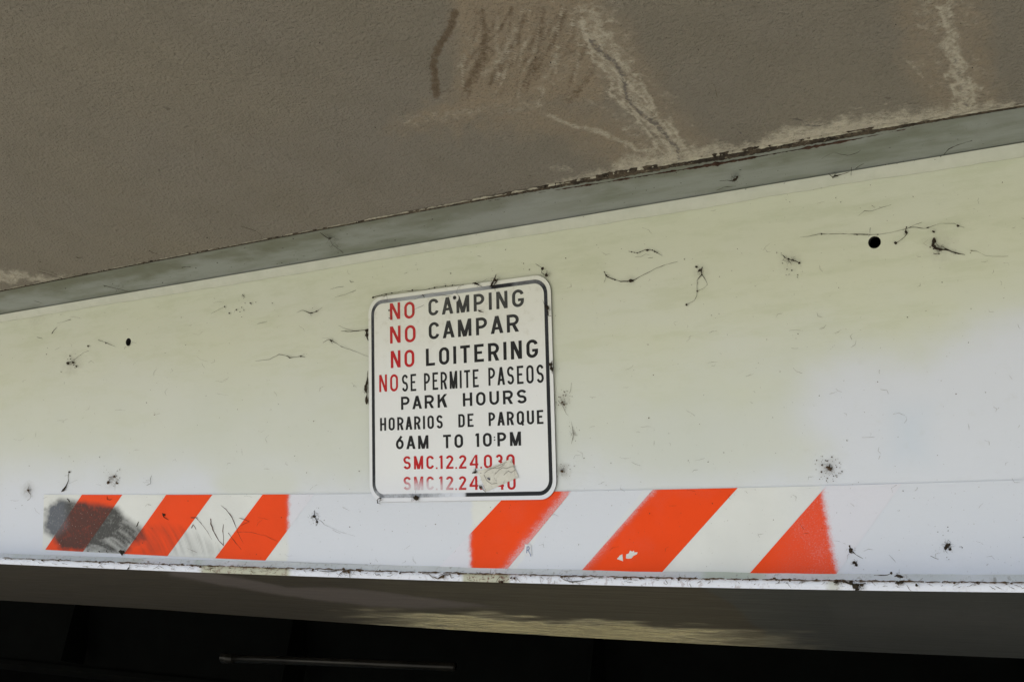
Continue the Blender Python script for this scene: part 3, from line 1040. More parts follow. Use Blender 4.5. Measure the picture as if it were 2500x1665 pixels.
# ------------------------------------------------------------------ striped hazard tape
tape_root_uv = plate(np.array(1250.), np.array(1390.))
ttop, tbot = plate_curve('ttop', .001), plate_curve('tbot', .001)
tape = empty('hazard_tape', GM @ trans(float(plate(np.array(1100.), np.array(1385.))[0]), float(tbot(-1.2)), 0))
tag(tape, 'orange and white striped hazard tape along the girder, partly sprayed over with white paint', 'tape')


def tape_patch(name, mat, tl, tr, bl, br, w, nu, nvv, parent):
    a = np.linspace(0, 1, nu)[:, None]
    b = np.linspace(0, 1, nvv)[None, :]
    ut = tl + (tr - tl) * a
    ub = bl + (br - bl) * a
    u = ub * (1 - b) + ut * b
    v = tbot(u) * (1 - b) + ttop(u) * b
    # the edge rows follow the tape's own top and bottom
    V = np.stack([u, v, np.full_like(u, w)], -1).reshape(-1, 3)
    return link(name, mesh_np(name, V, grid_faces(nu, nvv), tape_attr(V[:, 0], V[:, 1]), False), mat, parent, GM)


pu = lambda x, y: float(plate(np.array(float(x)), np.array(float(y)), .001)[0])
tape_patch('backing', M_TW, pu(108, 1207), pu(2620, 1172), pu(104, 1342), pu(2620, 1402), .0016, 560, 50, tape)
STR = [(C3(455, 323), C3(752, 323), C3(185, 730), C3(462, 742)),
       (C3(1075, 323), C3(1415, 323), C3(765, 758), C3(1085, 772)),
       (C3(1785, 323), C3(2165, 323), C3(1435, 788), C3(1805, 803)),
       ((1243, 1200), (1396, 1198), (1073, 1383), (1240, 1389)),
       (C5(435, 213), C5(900, 204), C5(45, 656), C5(485, 663)),
       (C5(1388, 200), C5(1800, 190), C5(965, 672), C5(1440, 678))]
for q in STR:
    tape_patch('stripe', M_TO, pu(*q[0]), pu(*q[1]), pu(*q[2]), pu(*q[3]), .0021, 90, 70, tape)


# torn white chips in the second stripe from the right
def flat_poly(pxs, w, fn=None):
    out = []
    for p in pxs:
        u, v = plate(np.array(float(p[0])), np.array(float(p[1])), w)
        out.append((float(u), float(v), w))
    return out


Vc, Fc = [], []
for poly in (LL(C5, (238, 592), (255, 572), (268, 566), (272, 604)),
             LL(C5, (287, 588), (289, 566), (302, 563), (310, 545), (322, 552), (330, 546), (334, 556), (351, 555), (348, 566), (330, 574), (318, 588), (300, 591))):
    pts = flat_poly(poly, .0024)
    Fc.append(tuple(range(len(Vc), len(Vc) + len(pts)))[::-1])
    Vc += pts
M_CHIP = m_flat('torn_tape_white', (.75, .74, .72), .6, .15)
link('torn_patch', mesh_np('torn_patch', Vc, Fc), M_CHIP, tape, GM)

# ------------------------------------------------------------------ park rules sign
SW = .0052          # face of the sign, out from the plate
cs = [plate(np.array(a), np.array(b), SW) for a, b in ((901.0, 1000.), (1353.2, 1000.), (1125., 697.5), (1125., 1222.0))]
su0, su1, sv1, sv0 = float(cs[0][0]), float(cs[1][0]), float(cs[2][1]), float(cs[3][1])
SU, SV = (su0 + su1) / 2, sv0
HW, HH = (su1 - su0) / 2, sv1 - sv0
SM = GM @ trans(SU, SV, 0)
sign = empty('park_sign', SM)
tag(sign, 'white metal park rules sign with red and black lettering and rounded black border', 'sign')


def rrect(hw, y0, y1, r, n=10):
    pts = []
    for cx, cy, a0 in ((hw - r, y1 - r, 0), (-hw + r, y1 - r, 90), (-hw + r, y0 + r, 180), (hw - r, y0 + r, 270)):
        for i in range(n + 1):
            a = math.radians(a0 + 90 * i / n)
            pts.append((cx + r * math.cos(a), cy + r * math.sin(a)))
    return pts


out = rrect(HW, 0, HH, .036)
n = len(out)
Vs = [(x, y, SW) for x, y in out] + [(x * 1.0, y, SW - .0022) for x, y in out]
link('sign_face', mesh_np('sign_face', Vs[:n], [tuple(range(n))]), M_SIGN, sign, SM)
link('sign_edge', mesh_np('sign_edge', Vs, [(i, i + n, (i + 1) % n + n, (i + 1) % n) for i in range(n)] + [tuple(range(n, 2 * n))[::-1]]), M_EDGE, sign, SM)


def sloc(p, w=SW):
    u, v = plate(np.array(float(p[0])), np.array(float(p[1])), w)
    return float(u) - SU, float(v) - SV


bl_ = sloc(C1(192, 1000))[0], sloc(C1(226, 1000))[0]
mt = HH - .010
b_in = abs(bl_[1] - bl_[0])
# ring with many steps so that fading can follow it
def dense(pts, step=.004):
    o = []
    for i in range(len(pts)):
        a, b = np.array(pts[i]), np.array(pts[(i + 1) % len(pts)])
        m = max(1, int(np.linalg.norm(b - a) / step))
        o += [tuple(a + (b - a) * k / m) for k in range(m)]
    return o


mg, bt = .0078, .0078
pout = rrect(HW - mg, mg, HH - mg, .030)
pin = rrect(HW - mg - bt, mg + bt, HH - mg - bt, .0225)
po, pi_ = [], []
for i in range(len(pout)):
    a, b = np.array(pout[i]), np.array(pout[(i + 1) % len(pout)])
    c, d = np.array(pin[i]), np.array(pin[(i + 1) % len(pin)])
    m = max(1, int(np.linalg.norm(b - a) / .004))
    for k in range(m):
        po.append(a + (b - a) * k / m)
        pi_.append(c + (d - c) * k / m)
n = len(po)
Vb = np.array([(p[0], p[1], SW + .0002) for p in po] + [(p[0], p[1], SW + .0002) for p in pi_])
xx, yy = Vb[:, 0], Vb[:, 1]
topm = sstep(HH - .03, HH - .015, yy)
fade = topm * np.interp(xx, [-.24, -.17, -.12, .04, .085, .09, .135, .14, .24], [.45, .55, .9, .95, .6, .1, .15, .4, .35])
lefts = sstep(-HW + .04, -HW + .02, xx) * (1 - topm)
fade = np.maximum(fade, lefts * np.interp(yy, [0, .06, .2, .3, HH], [.45, .1, .05, .12, .3]))
fade = np.maximum(fade, sstep(HW - .04, HW - .02, xx) * (1 - topm) * np.interp(yy, [0, .1, .25, .3, HH], [.0, .0, .04, .12, .2]))
botm = sstep(.035, .02, yy)
wash = botm * np.interp(xx, [-.24, -.2, -.17, -.10, -.05, .0, .015, .022], [.22, .42, .55, .48, .62, .85, .8, .0])
link('border', mesh_np('border', Vb, [(i, (i + 1) % n, (i + 1) % n + n, i + n) for i in range(n)],
                       np.stack([fade, wash, 0 * fade, 0 * fade], -1)), M_BORDER, sign, SM)


# --- lettering, drawn as plain road-sign strokes
def arc(cx, cy, rx, ry, a0, a1, n=12):
    return [(cx + rx * math.cos(math.radians(a0 + (a1 - a0) * i / n)), cy + ry * math.sin(math.radians(a0 + (a1 - a0) * i / n))) for i in range(n + 1)]


def ribbon(pts, hx, hy, closed=False):
    """constant-width band: half widths hx across, hy up; x already in metres"""
    P = np.array(pts, float)
    n = len(P)
    L, R = [], []
    for i in range(n):
        if closed:
            a, b = P[(i - 1) % n], P[(i + 1) % n]
            t1, t2 = P[i] - a, b - P[i]
        else:
            t1 = P[i] - P[i - 1] if i else P[1] - P[0]
            t2 = P[i + 1] - P[i] if i < n - 1 else P[n - 1] - P[n - 2]
        t1 /= np.linalg.norm(t1)
        t2 /= np.linalg.norm(t2)
        m = t1 + t2
        m /= np.linalg.norm(m)
        nm = np.array([-m[1], m[0]])
        k = 1 / max(.5, float(m @ t1))
        off = np.array([nm[0] * hx, nm[1] * hy]) * k
        L.append(P[i] + off)
        R.append(P[i] - off)
    q = []
    for i in range(n if closed else n - 1):
        j = (i + 1) % n
        q.append([R[i], R[j], L[j], L[i]])
    return q


GW = dict(N=1, O=1, C=.97, A=1.08, M=1.2, P=.97, I=.27, G=1.03, R=1.02, L=.9, T=.93, E=.9, S=.98, K=1.05, H=1, U=1, D=.97, Q=1.03)
GW.update({'6': .93, '1': .42, '0': .98, '2': .92, '4': 1.04, '3': .88, '.': .2, ':': .14})


def glyph(ch, w, h, t):
    """list of pieces; a piece is a list of quads/polygons. box w x h, stroke t"""
    a = t / 2
    Wc, Tc = w - a, h - a
    rx = (w - t) / 2
    ry = min(rx * 1.12, (h - t) / 2)
    cx = w / 2
    box = lambda x0, y0, x1, y1: [[(x0, y0), (x1, y0), (x1, y1), (x0, y1)]]
    rb = lambda pts, closed=False: ribbon(pts, a, a, closed)
    tx = t * 1.12
    if ch == 'I':
        return [box((w - t) / 2, 0, (w + t) / 2, h)]
    if ch == 'L':
        return [box(0, 0, t, h), box(t, 0, w, t * .95)]
    if ch == 'T':
        return [box(0, h - t * .95, w, h), box(cx - a, 0, cx + a, h - t * .95)]
    if ch == 'E':
        return [box(0, 0, t, h), box(t, 0, w, t * .95), box(t, h - t * .95, w, h), box(t, h * .52 - t * .42, w * .82, h * .52 + t * .45)]
    if ch == 'H':
        return [box(0, 0, t, h), box(w - t, 0, w, h), box(t, h * .5 - t * .4, w - t, h * .5 + t * .5)]
    if ch == 'N':
        return [box(0, 0, t, h), box(w - t, 0, w, h), [[(0, h), (w - tx, 0), (w, 0), (tx, h)]]]
    if ch == 'M':
        return [box(0, 0, t, h), box(w - t, 0, w, h), [[(0, h), (cx - tx * .55, 0), (cx + tx * .55, 0), (tx, h)]],
                [[(w - tx, h), (cx - tx * .55, 0), (cx + tx * .55, 0), (w, h)]]]
    if ch == 'A':
        return [[[(0, 0), (tx, 0), (cx + tx * .52, h), (cx - tx * .52, h)]], [[(w - tx, 0), (w, 0), (cx + tx * .52, h), (cx - tx * .52, h)]],
                box(w * .22, h * .22, w * .78, h * .22 + t * .9)]
    if ch == 'K':
        return [box(0, 0, t, h), [[(t, h * .36), (t, h * .36 + t * 1.45), (w - tx * 1.15, h), (w, h)]],
                [[(w * .40, h * .55), (w * .40 + tx, h * .72), (w, 0), (w - tx * 1.15, 0)]]]
    if ch in 'O0Q':
        p = arc(cx, h - a - ry, rx, ry, 0, 180) + arc(cx, a + ry, rx, ry, 180, 360)
        g = [rb(p, True)]
        if ch == 'Q':
            g.append([[(cx + rx * .05, h * .24), (cx + rx * .05 + t * .8, h * .31), (w * 1.0, -h * .03), (w * 1.0 - t * .9, -h * .08)]])
        return g
    if ch == 'U':
        return [rb([(a, h), (a, a + ry)] + arc(cx, a + ry, rx, ry, 180, 360)[1:] + [(Wc, h)])]
    if ch == 'C':
        return [rb(arc(cx, h - a - ry, rx, ry, 12, 180) + arc(cx, a + ry, rx, ry, 180, 348))]
    if ch == 'G':
        return [rb(arc(cx, h - a - ry, rx, ry, 12, 180) + arc(cx, a + ry, rx, ry, 180, 360) + [(Wc, h * .48)]),
                box(w * .5, h * .48 - t * .9, w - t, h * .48)]
    if ch == 'D':
        r2y = min((h - t) / 2, rx * 1.3)
        return [box(0, 0, t, h), rb([(t, Tc), (w - a - rx, Tc)] + arc(w - a - rx, Tc - r2y, rx, r2y, 90, 0)[1:] +
                                    arc(w - a - rx, a + r2y, rx, r2y, 0, -90) + [(t, a)])]
    if ch in 'PR':
        yb = h * .45
        r3 = (Tc - yb) / 2
        r3x = min(r3, w * .5)
        g = [box(0, 0, t, h), rb([(t, Tc), (Wc - r3x, Tc)] + arc(Wc - r3x, Tc - r3, r3x, r3, 90, -90)[1:] + [(t, yb)])]
        if ch == 'R':
            g.append([[(w * .42, yb - a * .6), (w * .42 + tx, yb - a * .6), (w, 0), (w - tx * 1.05, 0)]])
        return g
    if ch == 'S':
        r4 = (h - t) / 4
        return [rb(arc(cx, Tc - r4, rx, r4, 18, 180, 10) + arc(cx, Tc - r4, rx * .94, r4, 180, 262, 6)[1:] +
                   arc(cx, a + r4, rx * .94, r4, 82, 0, 6) + arc(cx, a + r4, rx, r4, 0, -162, 10)[1:])]
    if ch == '1':
        return [box(w - t, 0, w, h), [[(w - t, h), (w - t, h - t * 1.05), (0, h * .80), (0, h * .80 + t * .75)]]]
    if ch == '2':
        r4 = min(rx, h * .28)
        return [rb(arc(cx, Tc - r4, rx, r4, 170, -28, 12) + [(w * .52, h * .40), (a * 1.25, t * .9)]), box(0, 0, w, t * .95)]
    if ch == '3':
        r4 = (h - t) / 4
        return [rb(arc(cx, Tc - r4, rx * .92, r4, 160, -80, 12) + arc(cx, a + r4, rx, r4, 80, -160, 12))]
    if ch == '4':
        return [box(w * .66, 0, w * .66 + t, h), box(0, h * .22, w, h * .22 + t * .9),
                [[(0, h * .22 + t * .9), (tx * 1.1, h * .22 + t * .9), (w * .66, h - t * .9), (w * .66, h)]]]
    if ch == '6':
        r4 = min(h * .29, (h - t) / 2)
        return [rb(arc(cx, a + r4, rx, r4, 0, 360, 20)[:-1], True), rb([(a * 1.05, a + r4), (w * .2, h * .56), (w * .74, h - a * .2)])]
    if ch == '.':
        return [box(0, 0, w, w)]
    if ch == ':':
        return [box(0, h * .42, w, h * .42 + w), box(0, h * .62, w, h * .62 + w)]
    return []


def word_mesh(words, t_rel, AX=1.24):
    Vt, Ft = [], []
    for text, c, (xl, yt0, yb0), (xr, yt1, yb1) in words:
        p0, p1 = sloc(c(xl, yb0)), sloc(c(xr, yb1))
        q0, q1 = sloc(c(xl, yt0)), sloc(c(xr, yt1))
        h = ((q0[1] - p0[1]) + (q1[1] - p1[1])) / 2
        gap = .40
        adv = []
        x = 0
        for i, ch in enumerate(text):
            adv.append((x, GW[ch]))
            x += GW[ch]
            if i < len(text) - 1:
                nx = text[i + 1]
                g = gap
                if ch in '.:' or nx in '.:':
                    g = .24
                elif ch == 'A' or nx == 'A':
                    g = .30
                elif ch == '1' or nx == '1':
                    g = .42
                x += g
        k = (p1[0] - p0[0]) / x
        t = t_rel * h
        for (gx, gw), ch in zip(adv, text):
            f = (gx + gw / 2) / x
            yb = p0[1] * (1 - f) + p1[1] * f
            for li, piece in enumerate(glyph(ch, gw * k / AX, h, t)):
                for poly in piece:
                    Ft.append(tuple(range(len(Vt), len(Vt) + len(poly))))
                    Vt += [(p0[0] + gx * k + q[0] * AX, yb + q[1], SW + .0003 + .00006 * li) for q in poly]
    return Vt, Ft


def lettering(words, mat, t=.165, label=None):
    for wd in words:
        Vt, Ft = word_mesh([wd], t, 1.24 if t > .145 else 1.02)
        o = link('lettering', mesh_np('lettering', Vt, Ft), mat, sign, SM)
        o['label'] = label.replace('%s', wd[0])


lettering([('NO', C1, (402, 437, 613), (665, 420, 598))], M_RED, .15, label='faded red word NO in the top line')
lettering([('CAMPING', C1, (812, 394, 573), (1828, 287, 472))], M_BLACK, label='black word CAMPING')
lettering([('NO', C1, (403, 684, 864), (675, 667, 850))], M_RED, .15, label='red word NO in the second line')
lettering([('CAMPAR', C1, (815, 642, 824), (1775, 551, 738))], M_BLACK, label='black word CAMPAR')
lettering([('NO', C1, (411, 943, 1125), (662, 930, 1113))], M_RED, .15, label='red word NO in the third line')
lettering([('LOITERING', C1, (785, 921, 1105), (1978, 818, 1013))], M_BLACK, label='black word LOITERING')
lettering([('NO', C1, (288, 1198, 1380), (488, 1190, 1373))], M_RED, .14, label='red word NO in the fourth line')
lettering([('SE', C1, (530, 1194, 1378), (682, 1190, 1369)), ('PERMITE', C1, (765, 1180, 1365), (1347, 1139, 1328)),
           ('PASEOS', C1, (1450, 1126, 1313), (2040, 1083, 1282))], M_BLACK, .13, label='black word %s')
lettering([('PARK', C2, (520, 298, 437), (1012, 269, 410)), ('HOURS', C2, (1178, 259, 401), (1857, 219, 366))], M_BLACK, .175, label='black word %s')
lettering([('HORARIOS', C2, (297, 522, 661), (965, 494, 634)), ('DE', C2, (1130, 483, 624), (1292, 477, 617)),
           ('PARQUE', C2, (1452, 465, 609), (2035, 438, 586))], M_BLACK, .155, label='black word %s')
lettering([('6AM', C2, (465, 717, 857), (812, 708, 849)), ('TO', C2, (968, 702, 846), (1180, 695, 839)),
           ('10:PM', C2, (1312, 688, 832), (1797, 667, 817))], M_BLACK, .175, label='black opening hours %s')
lettering([('SMC.12.24.030', C2, (545, 928, 1069), (1730, 909, 1055))], M_RED, .16, label='red code SMC.12.24.030')
lettering([('SMC.12.24.040', C2, (547, 1146, 1289), (1740, 1138, 1286))], M_RED, .16, label='half whitened red code SMC.12.24.040')

# bolt with washer near the top edge
bp = sloc(C1(1094, 380))
BMw = SM @ trans(bp[0], bp[1], SW)


def lathe(prof, n=28):
    V, Fc = [], []
    for (r, z) in prof:
        for k in range(n):
            a = 2 * math.pi * k / n
            V.append((r * math.cos(a), r * math.sin(a), z))
    for i in range(len(prof) - 1):
        for k in range(n):
            k2 = (k + 1) % n
            Fc.append((i * n + k, i * n + k2, (i + 1) * n + k2, (i + 1) * n + k))
    Fc.append(tuple(range((len(prof) - 1) * n, len(prof) * n)))
    return V, Fc


bolt = link('bolt', mesh_np('bolt', *lathe([(.0036, .0008), (.0036, .0026), (.0032, .0032), (.0020, .0032), (.0018, .0014)]), None, False), M_DARKBOLT, sign, BMw)
link('washer', mesh_np('washer', *lathe([(.0094, .0001), (.0094, .0014), (.0088, .0021), (.0048, .0021), (.0040, .0010)]), None, False), m_flat('washer_white', (.78, .78, .74), .4, .1), bolt, BMw)


# ------------------------------------------------------------------ stickers
def sheet(corners, w, bend, nx=14, nyy=10):
    """small sheet through four plate points, corners curling outward"""
    c = np.array([plate(np.array(float(a)), np.array(float(b)), w) for a, b in corners], float)
    V = []
    for i in range(nx):
        for j in range(nyy):
            a, b = i / (nx - 1), j / (nyy - 1)
            p = (c[0] * (1 - a) + c[1] * a) * (1 - b) + (c[3] * (1 - a) + c[2] * a) * b
            V.append((p[0], p[1], w + bend * (abs(a - .5) * 2) ** 4 * (abs(b - .5) * 2) ** 4 + .0006 * vnoise(np.array(a * 4.), np.array(b * 4.))))
    return V, grid_faces(nx, nyy)


def torn_sheet(V, nx, nyy, amt):
    V = np.array(V).reshape(nx, nyy, 3)
    V[0, :, 0] += amt * (rng.random(nyy) - .3)
    V[:, 0, 1] -= amt * (rng.random(nx) - .6)
    return V.reshape(-1, 3)


st = [C2(1340, 1095), C2(1690, 962), C2(1772, 1150), C2(1424, 1306)]
Vt, Ft = sheet(st, SW + .0012, .003)
cu = np.mean([p[0] for p in Vt]), np.min([p[1] for p in Vt])
stick = empty('sticker', GM @ trans(cu[0], cu[1], SW))
tag(stick, 'worn tilted off white sticker covering part of the red codes on the sign', 'sticker')
link('paper', mesh_np('paper', torn_sheet(Vt, 14, 10, .0015), Ft[:, ::-1], None, True), M_STICK, stick, GM)


def stroke_px(lines, hw, w):
    V, Fc = [], []
    for ln in lines:
        P = [plate(np.array(float(a)), np.array(float(b)), w) for a, b in ln]
        P = [(float(a), float(b)) for a, b in P]
        for qd in ribbon(P, hw, hw):
            Fc.append(tuple(range(len(V), len(V) + 4)))
            V += [(q[0], q[1], w) for q in qd]
    return V, Fc


M_INKB = m_flat('small_blue_ink', (.03, .035, .08), .6)
V2, F2 = stroke_px([LL(C2, (1435, 1160), (1465, 1178)), LL(C2, (1442, 1180), (1448, 1156)), LL(C2, (1455, 1185), (1462, 1160)), LL(C2, (1352, 1110), (1372, 1108))], .0007, SW + .0024)
link('mark', mesh_np('mark', V2, F2), M_INKB, stick, GM)
Vs2, Fs2 = stroke_px([LL(C2, (1405, 1110), (1440, 1080), (1530, 1040), (1660, 985)), LL(C2, (1400, 1125), (1430, 1190), (1480, 1225), (1540, 1215)),
                      LL(C2, (1520, 1120), (1560, 1075), (1600, 1050), (1640, 1060), (1690, 1040), (1740, 1040)),
                      LL(C2, (1610, 1130), (1660, 1085), (1690, 1105), (1730, 1075)), LL(C2, (1440, 1060), (1560, 1055), (1620, 1015))], .0005, SW + .0022)
link('scuff', mesh_np('scuff', Vs2, Fs2), m_flat('scuff_grey', (.27, .25, .22), .8), stick, GM)

st = [C4(1826, 404), C4(1872, 404), C4(1880, 490), C4(1822, 484)]
Vt, Ft = sheet(st, .0026, .0012, 8, 8)
lab = empty('paper_label', GM @ trans(*[float(q) for q in plate(np.array(1288.), np.array(1354.))], 0))
tag(lab, 'tiny white paper label with a blue letter R at the edge of an orange stripe', 'label')
link('paper', mesh_np('paper', torn_sheet(Vt, 8, 8, .0012), Ft[:, ::-1], None, True), m_flat('label_paper', (.72, .73, .78), .6, .08), lab, GM)
V2, F2 = stroke_px([LL(C4, (1838, 470), (1842, 422), (1855, 420), (1860, 436), (1850, 448), (1843, 448)), LL(C4, (1850, 448), (1866, 478), (1872, 496))], .0006, .0042)
link('lettering', mesh_np('lettering', V2, F2), m_flat('pen_blue', (.16, .22, .42), .6), lab, GM)


# ------------------------------------------------------------------ cobwebs, twigs and dirt caught on the steel
class Dirt:
    """collects strands and clumps traced on the plate (or any surface function)"""
    def __init__(self, surf=None):
        self.V, self.F = [], []
        self.surf = surf or (lambda a, b, w: np.array([*plate(np.array(float(a)), np.array(float(b)), w), w]))
        self.p0 = None

    def add(self, V, Fc):
        b = len(self.V)
        self.V += [tuple(v) for v in V]
        self.F += [tuple(int(i) + b for i in f) for f in Fc]

    def strand(self, pts, r, w=.002, jit=1.0, beads=0):
        pts = [np.array(p, float) for p in pts]
        P = []
        for i in range(len(pts) - 1):
            m = max(2, int(np.linalg.norm(pts[i + 1] - pts[i]) / 7))
            for k in range(m):
                P.append(pts[i] + (pts[i + 1] - pts[i]) * k / m)
        P.append(pts[-1])
        n = len(P)
        Q3, R = [], []
        rs = r if isinstance(r, (list, tuple)) else [r, r]
        for i, p in enumerate(P):
            q = p + (rng.random(2) - .5) * jit * (0 < i < n - 1)
            lift = w + .004 * max(0, float(vnoise(np.array(p[0] / 23.), np.array(p[1] / 23.))) - .5)
            Q3.append(self.surf(q[0], q[1], lift))
            f = i / max(1, n - 1)
            R.append(np.interp(f, np.linspace(0, 1, len(rs)), rs) * .00043 * (.45 + .95 * rng.random()))
        if self.p0 is None:
            self.p0 = Q3[0]
        self.add(*tube_np(Q3, R, 5))
        for _ in range(beads):
            i = rng.integers(0, n)
            self.clump(P[i], 1.4 + 1.6 * rng.random(), w)

    def clump(self, c, r, w=.0025, asp=1.0, ang=0.0):
        bm = bmesh.new()
        bmesh.ops.create_icosphere(bm, subdivisions=1 if r < 4 else 2, radius=1)
        ca, sa = math.cos(ang), math.sin(ang)
        V = []
        sd_ = rng.random() * 50
        for v in bm.verts:
            k = .2 + 1.6 * float(fbm(np.array(v.co.x * 1.7 + sd_), np.array(v.co.y * 1.7 + v.co.z + sd_), 3))
            x, y = v.co.x * r * .85 * k, v.co.y * r * .85 * k * asp
            q = (c[0] + x * ca - y * sa, c[1] + x * sa + y * ca)
            V.append(self.surf(q[0], q[1], w + v.co.z * min(r * .0005, .003) * k))
        Fc = [[v.index for v in f.verts] for f in bm.faces]
        bm.free()
        if self.p0 is None:
            self.p0 = V[0]
        self.add(V, Fc)

    def fuzz(self, c, r, n, rad=.5, w=.002):
        for _ in range(n):
            a = rng.random() * 6.28
            d = r * (.15 + .55 * rng.random())
            o = np.array([c[0] + (rng.random() - .5) * r * .8, c[1] + (rng.random() - .5) * r * .8])
            e = o + np.array([math.cos(a), math.sin(a)]) * d
            m = (o + e) / 2 + (rng.random(2) - .5) * d * .5
            self.strand([o, m, e], [rad * .9, rad * .3], w, 1.6)

    def specks(self, c, r, n, s=1.6, w=.0018):
        for _ in range(n):
            a, d = rng.random() * 6.28, r * rng.random() ** .7
            self.clump((c[0] + math.cos(a) * d, c[1] + math.sin(a) * d), s * (.4 + rng.random()), w, .5 + rng.random() * .6, rng.random() * 3)

    def make(self, name, mat, label=None, cat=None, group=None, kind=None, mw=None):
        mw = GM if mw is None else mw
        o0 = np.array(self.p0)
        V = np.array(self.V) - o0
        o = link(name, mesh_np(name, V, self.F), mat, None, mw @ trans(*[float(q) for q in o0]))
        return tag(o, label, cat, group, kind)


GRP = 'dirty cobwebs clinging to the girder'


def cobweb(label, strands=(), clumps=(), fuzz=(), specks=(), mat=None, name='cobweb', w=.002, cat='cobweb'):
    d = Dirt()
    for s in strands:
        d.strand(s[0], s[1], w, s[2] if len(s) > 2 else 1.0, s[3] if len(s) > 3 else 0)
    for c in clumps:
        d.clump(c[0], c[1], w + .0005, c[2] if len(c) > 2 else 1, c[3] if len(c) > 3 else 0)
    for f in fuzz:
        d.fuzz(f[0], f[1], f[2], f[3] if len(f) > 3 else .5, w)
    for f in specks:
        d.specks(f[0], f[1], f[2], f[3] if len(f) > 3 else 1.5, w)
    return d.make(name, mat or M_COB, label, cat, GRP)


cobweb('cobweb strand shaped like a shallow bowl with a dark knot, right of the sign top',
       [(LL(C9, (455, 450), (470, 485), (500, 500), (548, 518), (600, 535), (690, 532)), [1.6, 2.2, 1.6, 1.4], 1, 4),
        (LL(C9, (690, 532), (730, 515), (800, 475), (920, 415), (1000, 385), (1100, 360)), [1.3, .8, .45]),
        (LL(C9, (470, 485), (462, 515), (450, 545)), [1.2, .5])], [(C9(692, 528), 6.5, .7), (C9(470, 480), 3)], [(C9(700, 530), 9, 8, .5)])
cobweb('hanging cobweb like a stick figure with a dark head',
       [(LL(C9, (1320, 405), (1312, 435), (1318, 475), (1275, 520), (1275, 600), (1272, 660), (1250, 705), (1180, 740)), [2.4, 1.8, .9, .9, .6, .4], 1, 4),
        (LL(C9, (1318, 475), (1350, 520), (1365, 560), (1340, 590), (1275, 620)), [1.2, .6, .5, .9]),
        (LL(C9, (1300, 425), (1278, 455)), [3, 1])], [(C9(1298, 436), 6, .5, -.6), (C9(1270, 405), 3.2), (C9(1276, 620), 2.4)], [(C9(1315, 455), 14, 7, .45)])
cobweb('small branched cobweb left of the round hole',
       [(LL(C9, (2030, 300), (2060, 330), (2110, 342), (2145, 355), (2182, 372)), [1.3, 1.5, 2, 1.2], 1, 3),
        (LL(C9, (2050, 322), (2040, 345), (2025, 352)), [.8, .4]), (LL(C9, (2075, 345), (2100, 365), (2110, 385)), [.9, .4])],
       [(C9(2180, 371), 3.2), (C9(2120, 345), 4, .5)], [(C9(2095, 345), 22, 12, .42)], [(C9(2120, 430), 30, 9, 1.6), (C9(2010, 290), 12, 5, 1.3)])
cobweb('beaded arc of cobweb high on the girder above the bowl shaped strand',
       [(LL(C9, (670, 268), (745, 283), (820, 252), (880, 258), (920, 280), (968, 308)), [.5, .9, .7, .6], 1.5, 7),
        (LL(C9, (725, 318), (785, 313), (820, 292), (850, 300)), [.4, .4]), (LL(C9, (842, 328), (885, 322)), [.6, .5])], [(C9(835, 258), 4.2, .6), (C9(745, 283), 2.2), (C9(920, 280), 2)])
cobweb('long thin cobweb thread above the round hole',
       [(LL(C7, (920, 1410), (980, 1405), (1040, 1390), (1180, 1388), (1370, 1392)), [.4, .7, .9, .8], .8, 2),
        (LL(C10, (200, 430), (400, 430), (550, 430), (700, 408), (930, 355), (1020, 325), (1100, 327), (1220, 345), (1290, 325), (1440, 270), (1650, 270), (1710, 305), (1790, 330)), [.7, .8, .5, .6, .8, .6, .5, .4], .6, 2),
        (LL(C10, (1020, 325), (1080, 290), (1180, 255)), [.7, .4]), (LL(C10, (440, 425), (410, 460)), [1, .5]), (LL(C10, (440, 330), (435, 410)), [.6, .4])],
       [(C10(1270, 330), 4.2, .45, -.3), (C10(1350, 388), 4.4, .6, .4), (C10(1705, 304), 4, .8), (C10(1015, 325), 3, .5, -.3)])
cobweb('hooked cobweb with a knot just right of the round hole',
       [(LL(C10, (962, 315), (945, 385), (975, 402), (930, 460), (870, 515), (805, 552)), [1.6, 1.8, 1.5, .9, .8, 1.2])], [(C10(805, 550), 3.8), (C10(955, 395), 4)], [(C10(945, 430), 8, 6, .4)])
cobweb('thick dark crescent of cobweb dirt near the right end of the girder',
       [(LL(C10, (1352, 495), (1342, 580), (1385, 622), (1450, 650), (1530, 640), (1660, 690), (1800, 718)), [2.5, 5, 5, 4.2, 3, 2, .6], 2),
        (LL(C10, (1390, 560), (1420, 600), (1480, 605), (1530, 630)), [.8, .6]), (LL(C10, (1345, 700), (1380, 708), (1430, 705)), [1, 1.6])],
       [(C10(1355, 520), 5, 1.6), (C10(1350, 635), 2.5), (C10(1425, 703), 2.6), (C10(1300, 612), 2.2), (C10(1660, 698), 3.4, .5)], [(C10(1440, 630), 22, 16, .5), (C10(1650, 690), 14, 7, .4)])
cobweb('faint cobweb thread running off the right end of the girder',
       [(LL(C10, (1880, 660), (1960, 665), (2100, 735), (2240, 745), (2420, 740)), [.8, .4, .5, .4])], [(C10(1895, 660), 3, .4), (C10(1880, 695), 2, .5)], mat=M_THREAD)
cobweb('pale branching cobweb above the round hole near the top weld',
       [(LL(C10, (265, 160), (310, 130), (360, 90), (450, 92), (600, 45), (740, 0)), [.5, .6, .6, .5]), (LL(C10, (460, 10), (510, 48)), [.6, .4])], mat=M_THREAD)
cobweb('short dark cobweb leading to the oval hole on the left',
       [(LL(C8, (495, 862), (550, 882), (605, 905)), [.9, 1.3, .5])], [(C8(545, 882), 2.2)])
cobweb('fine hair like cobweb curling round the oval hole', [(LL(C8, (662, 922), (668, 908), (688, 906), (706, 890), (712, 876), (745, 885)), [.4, .7, .5, .5, .5, .3])])
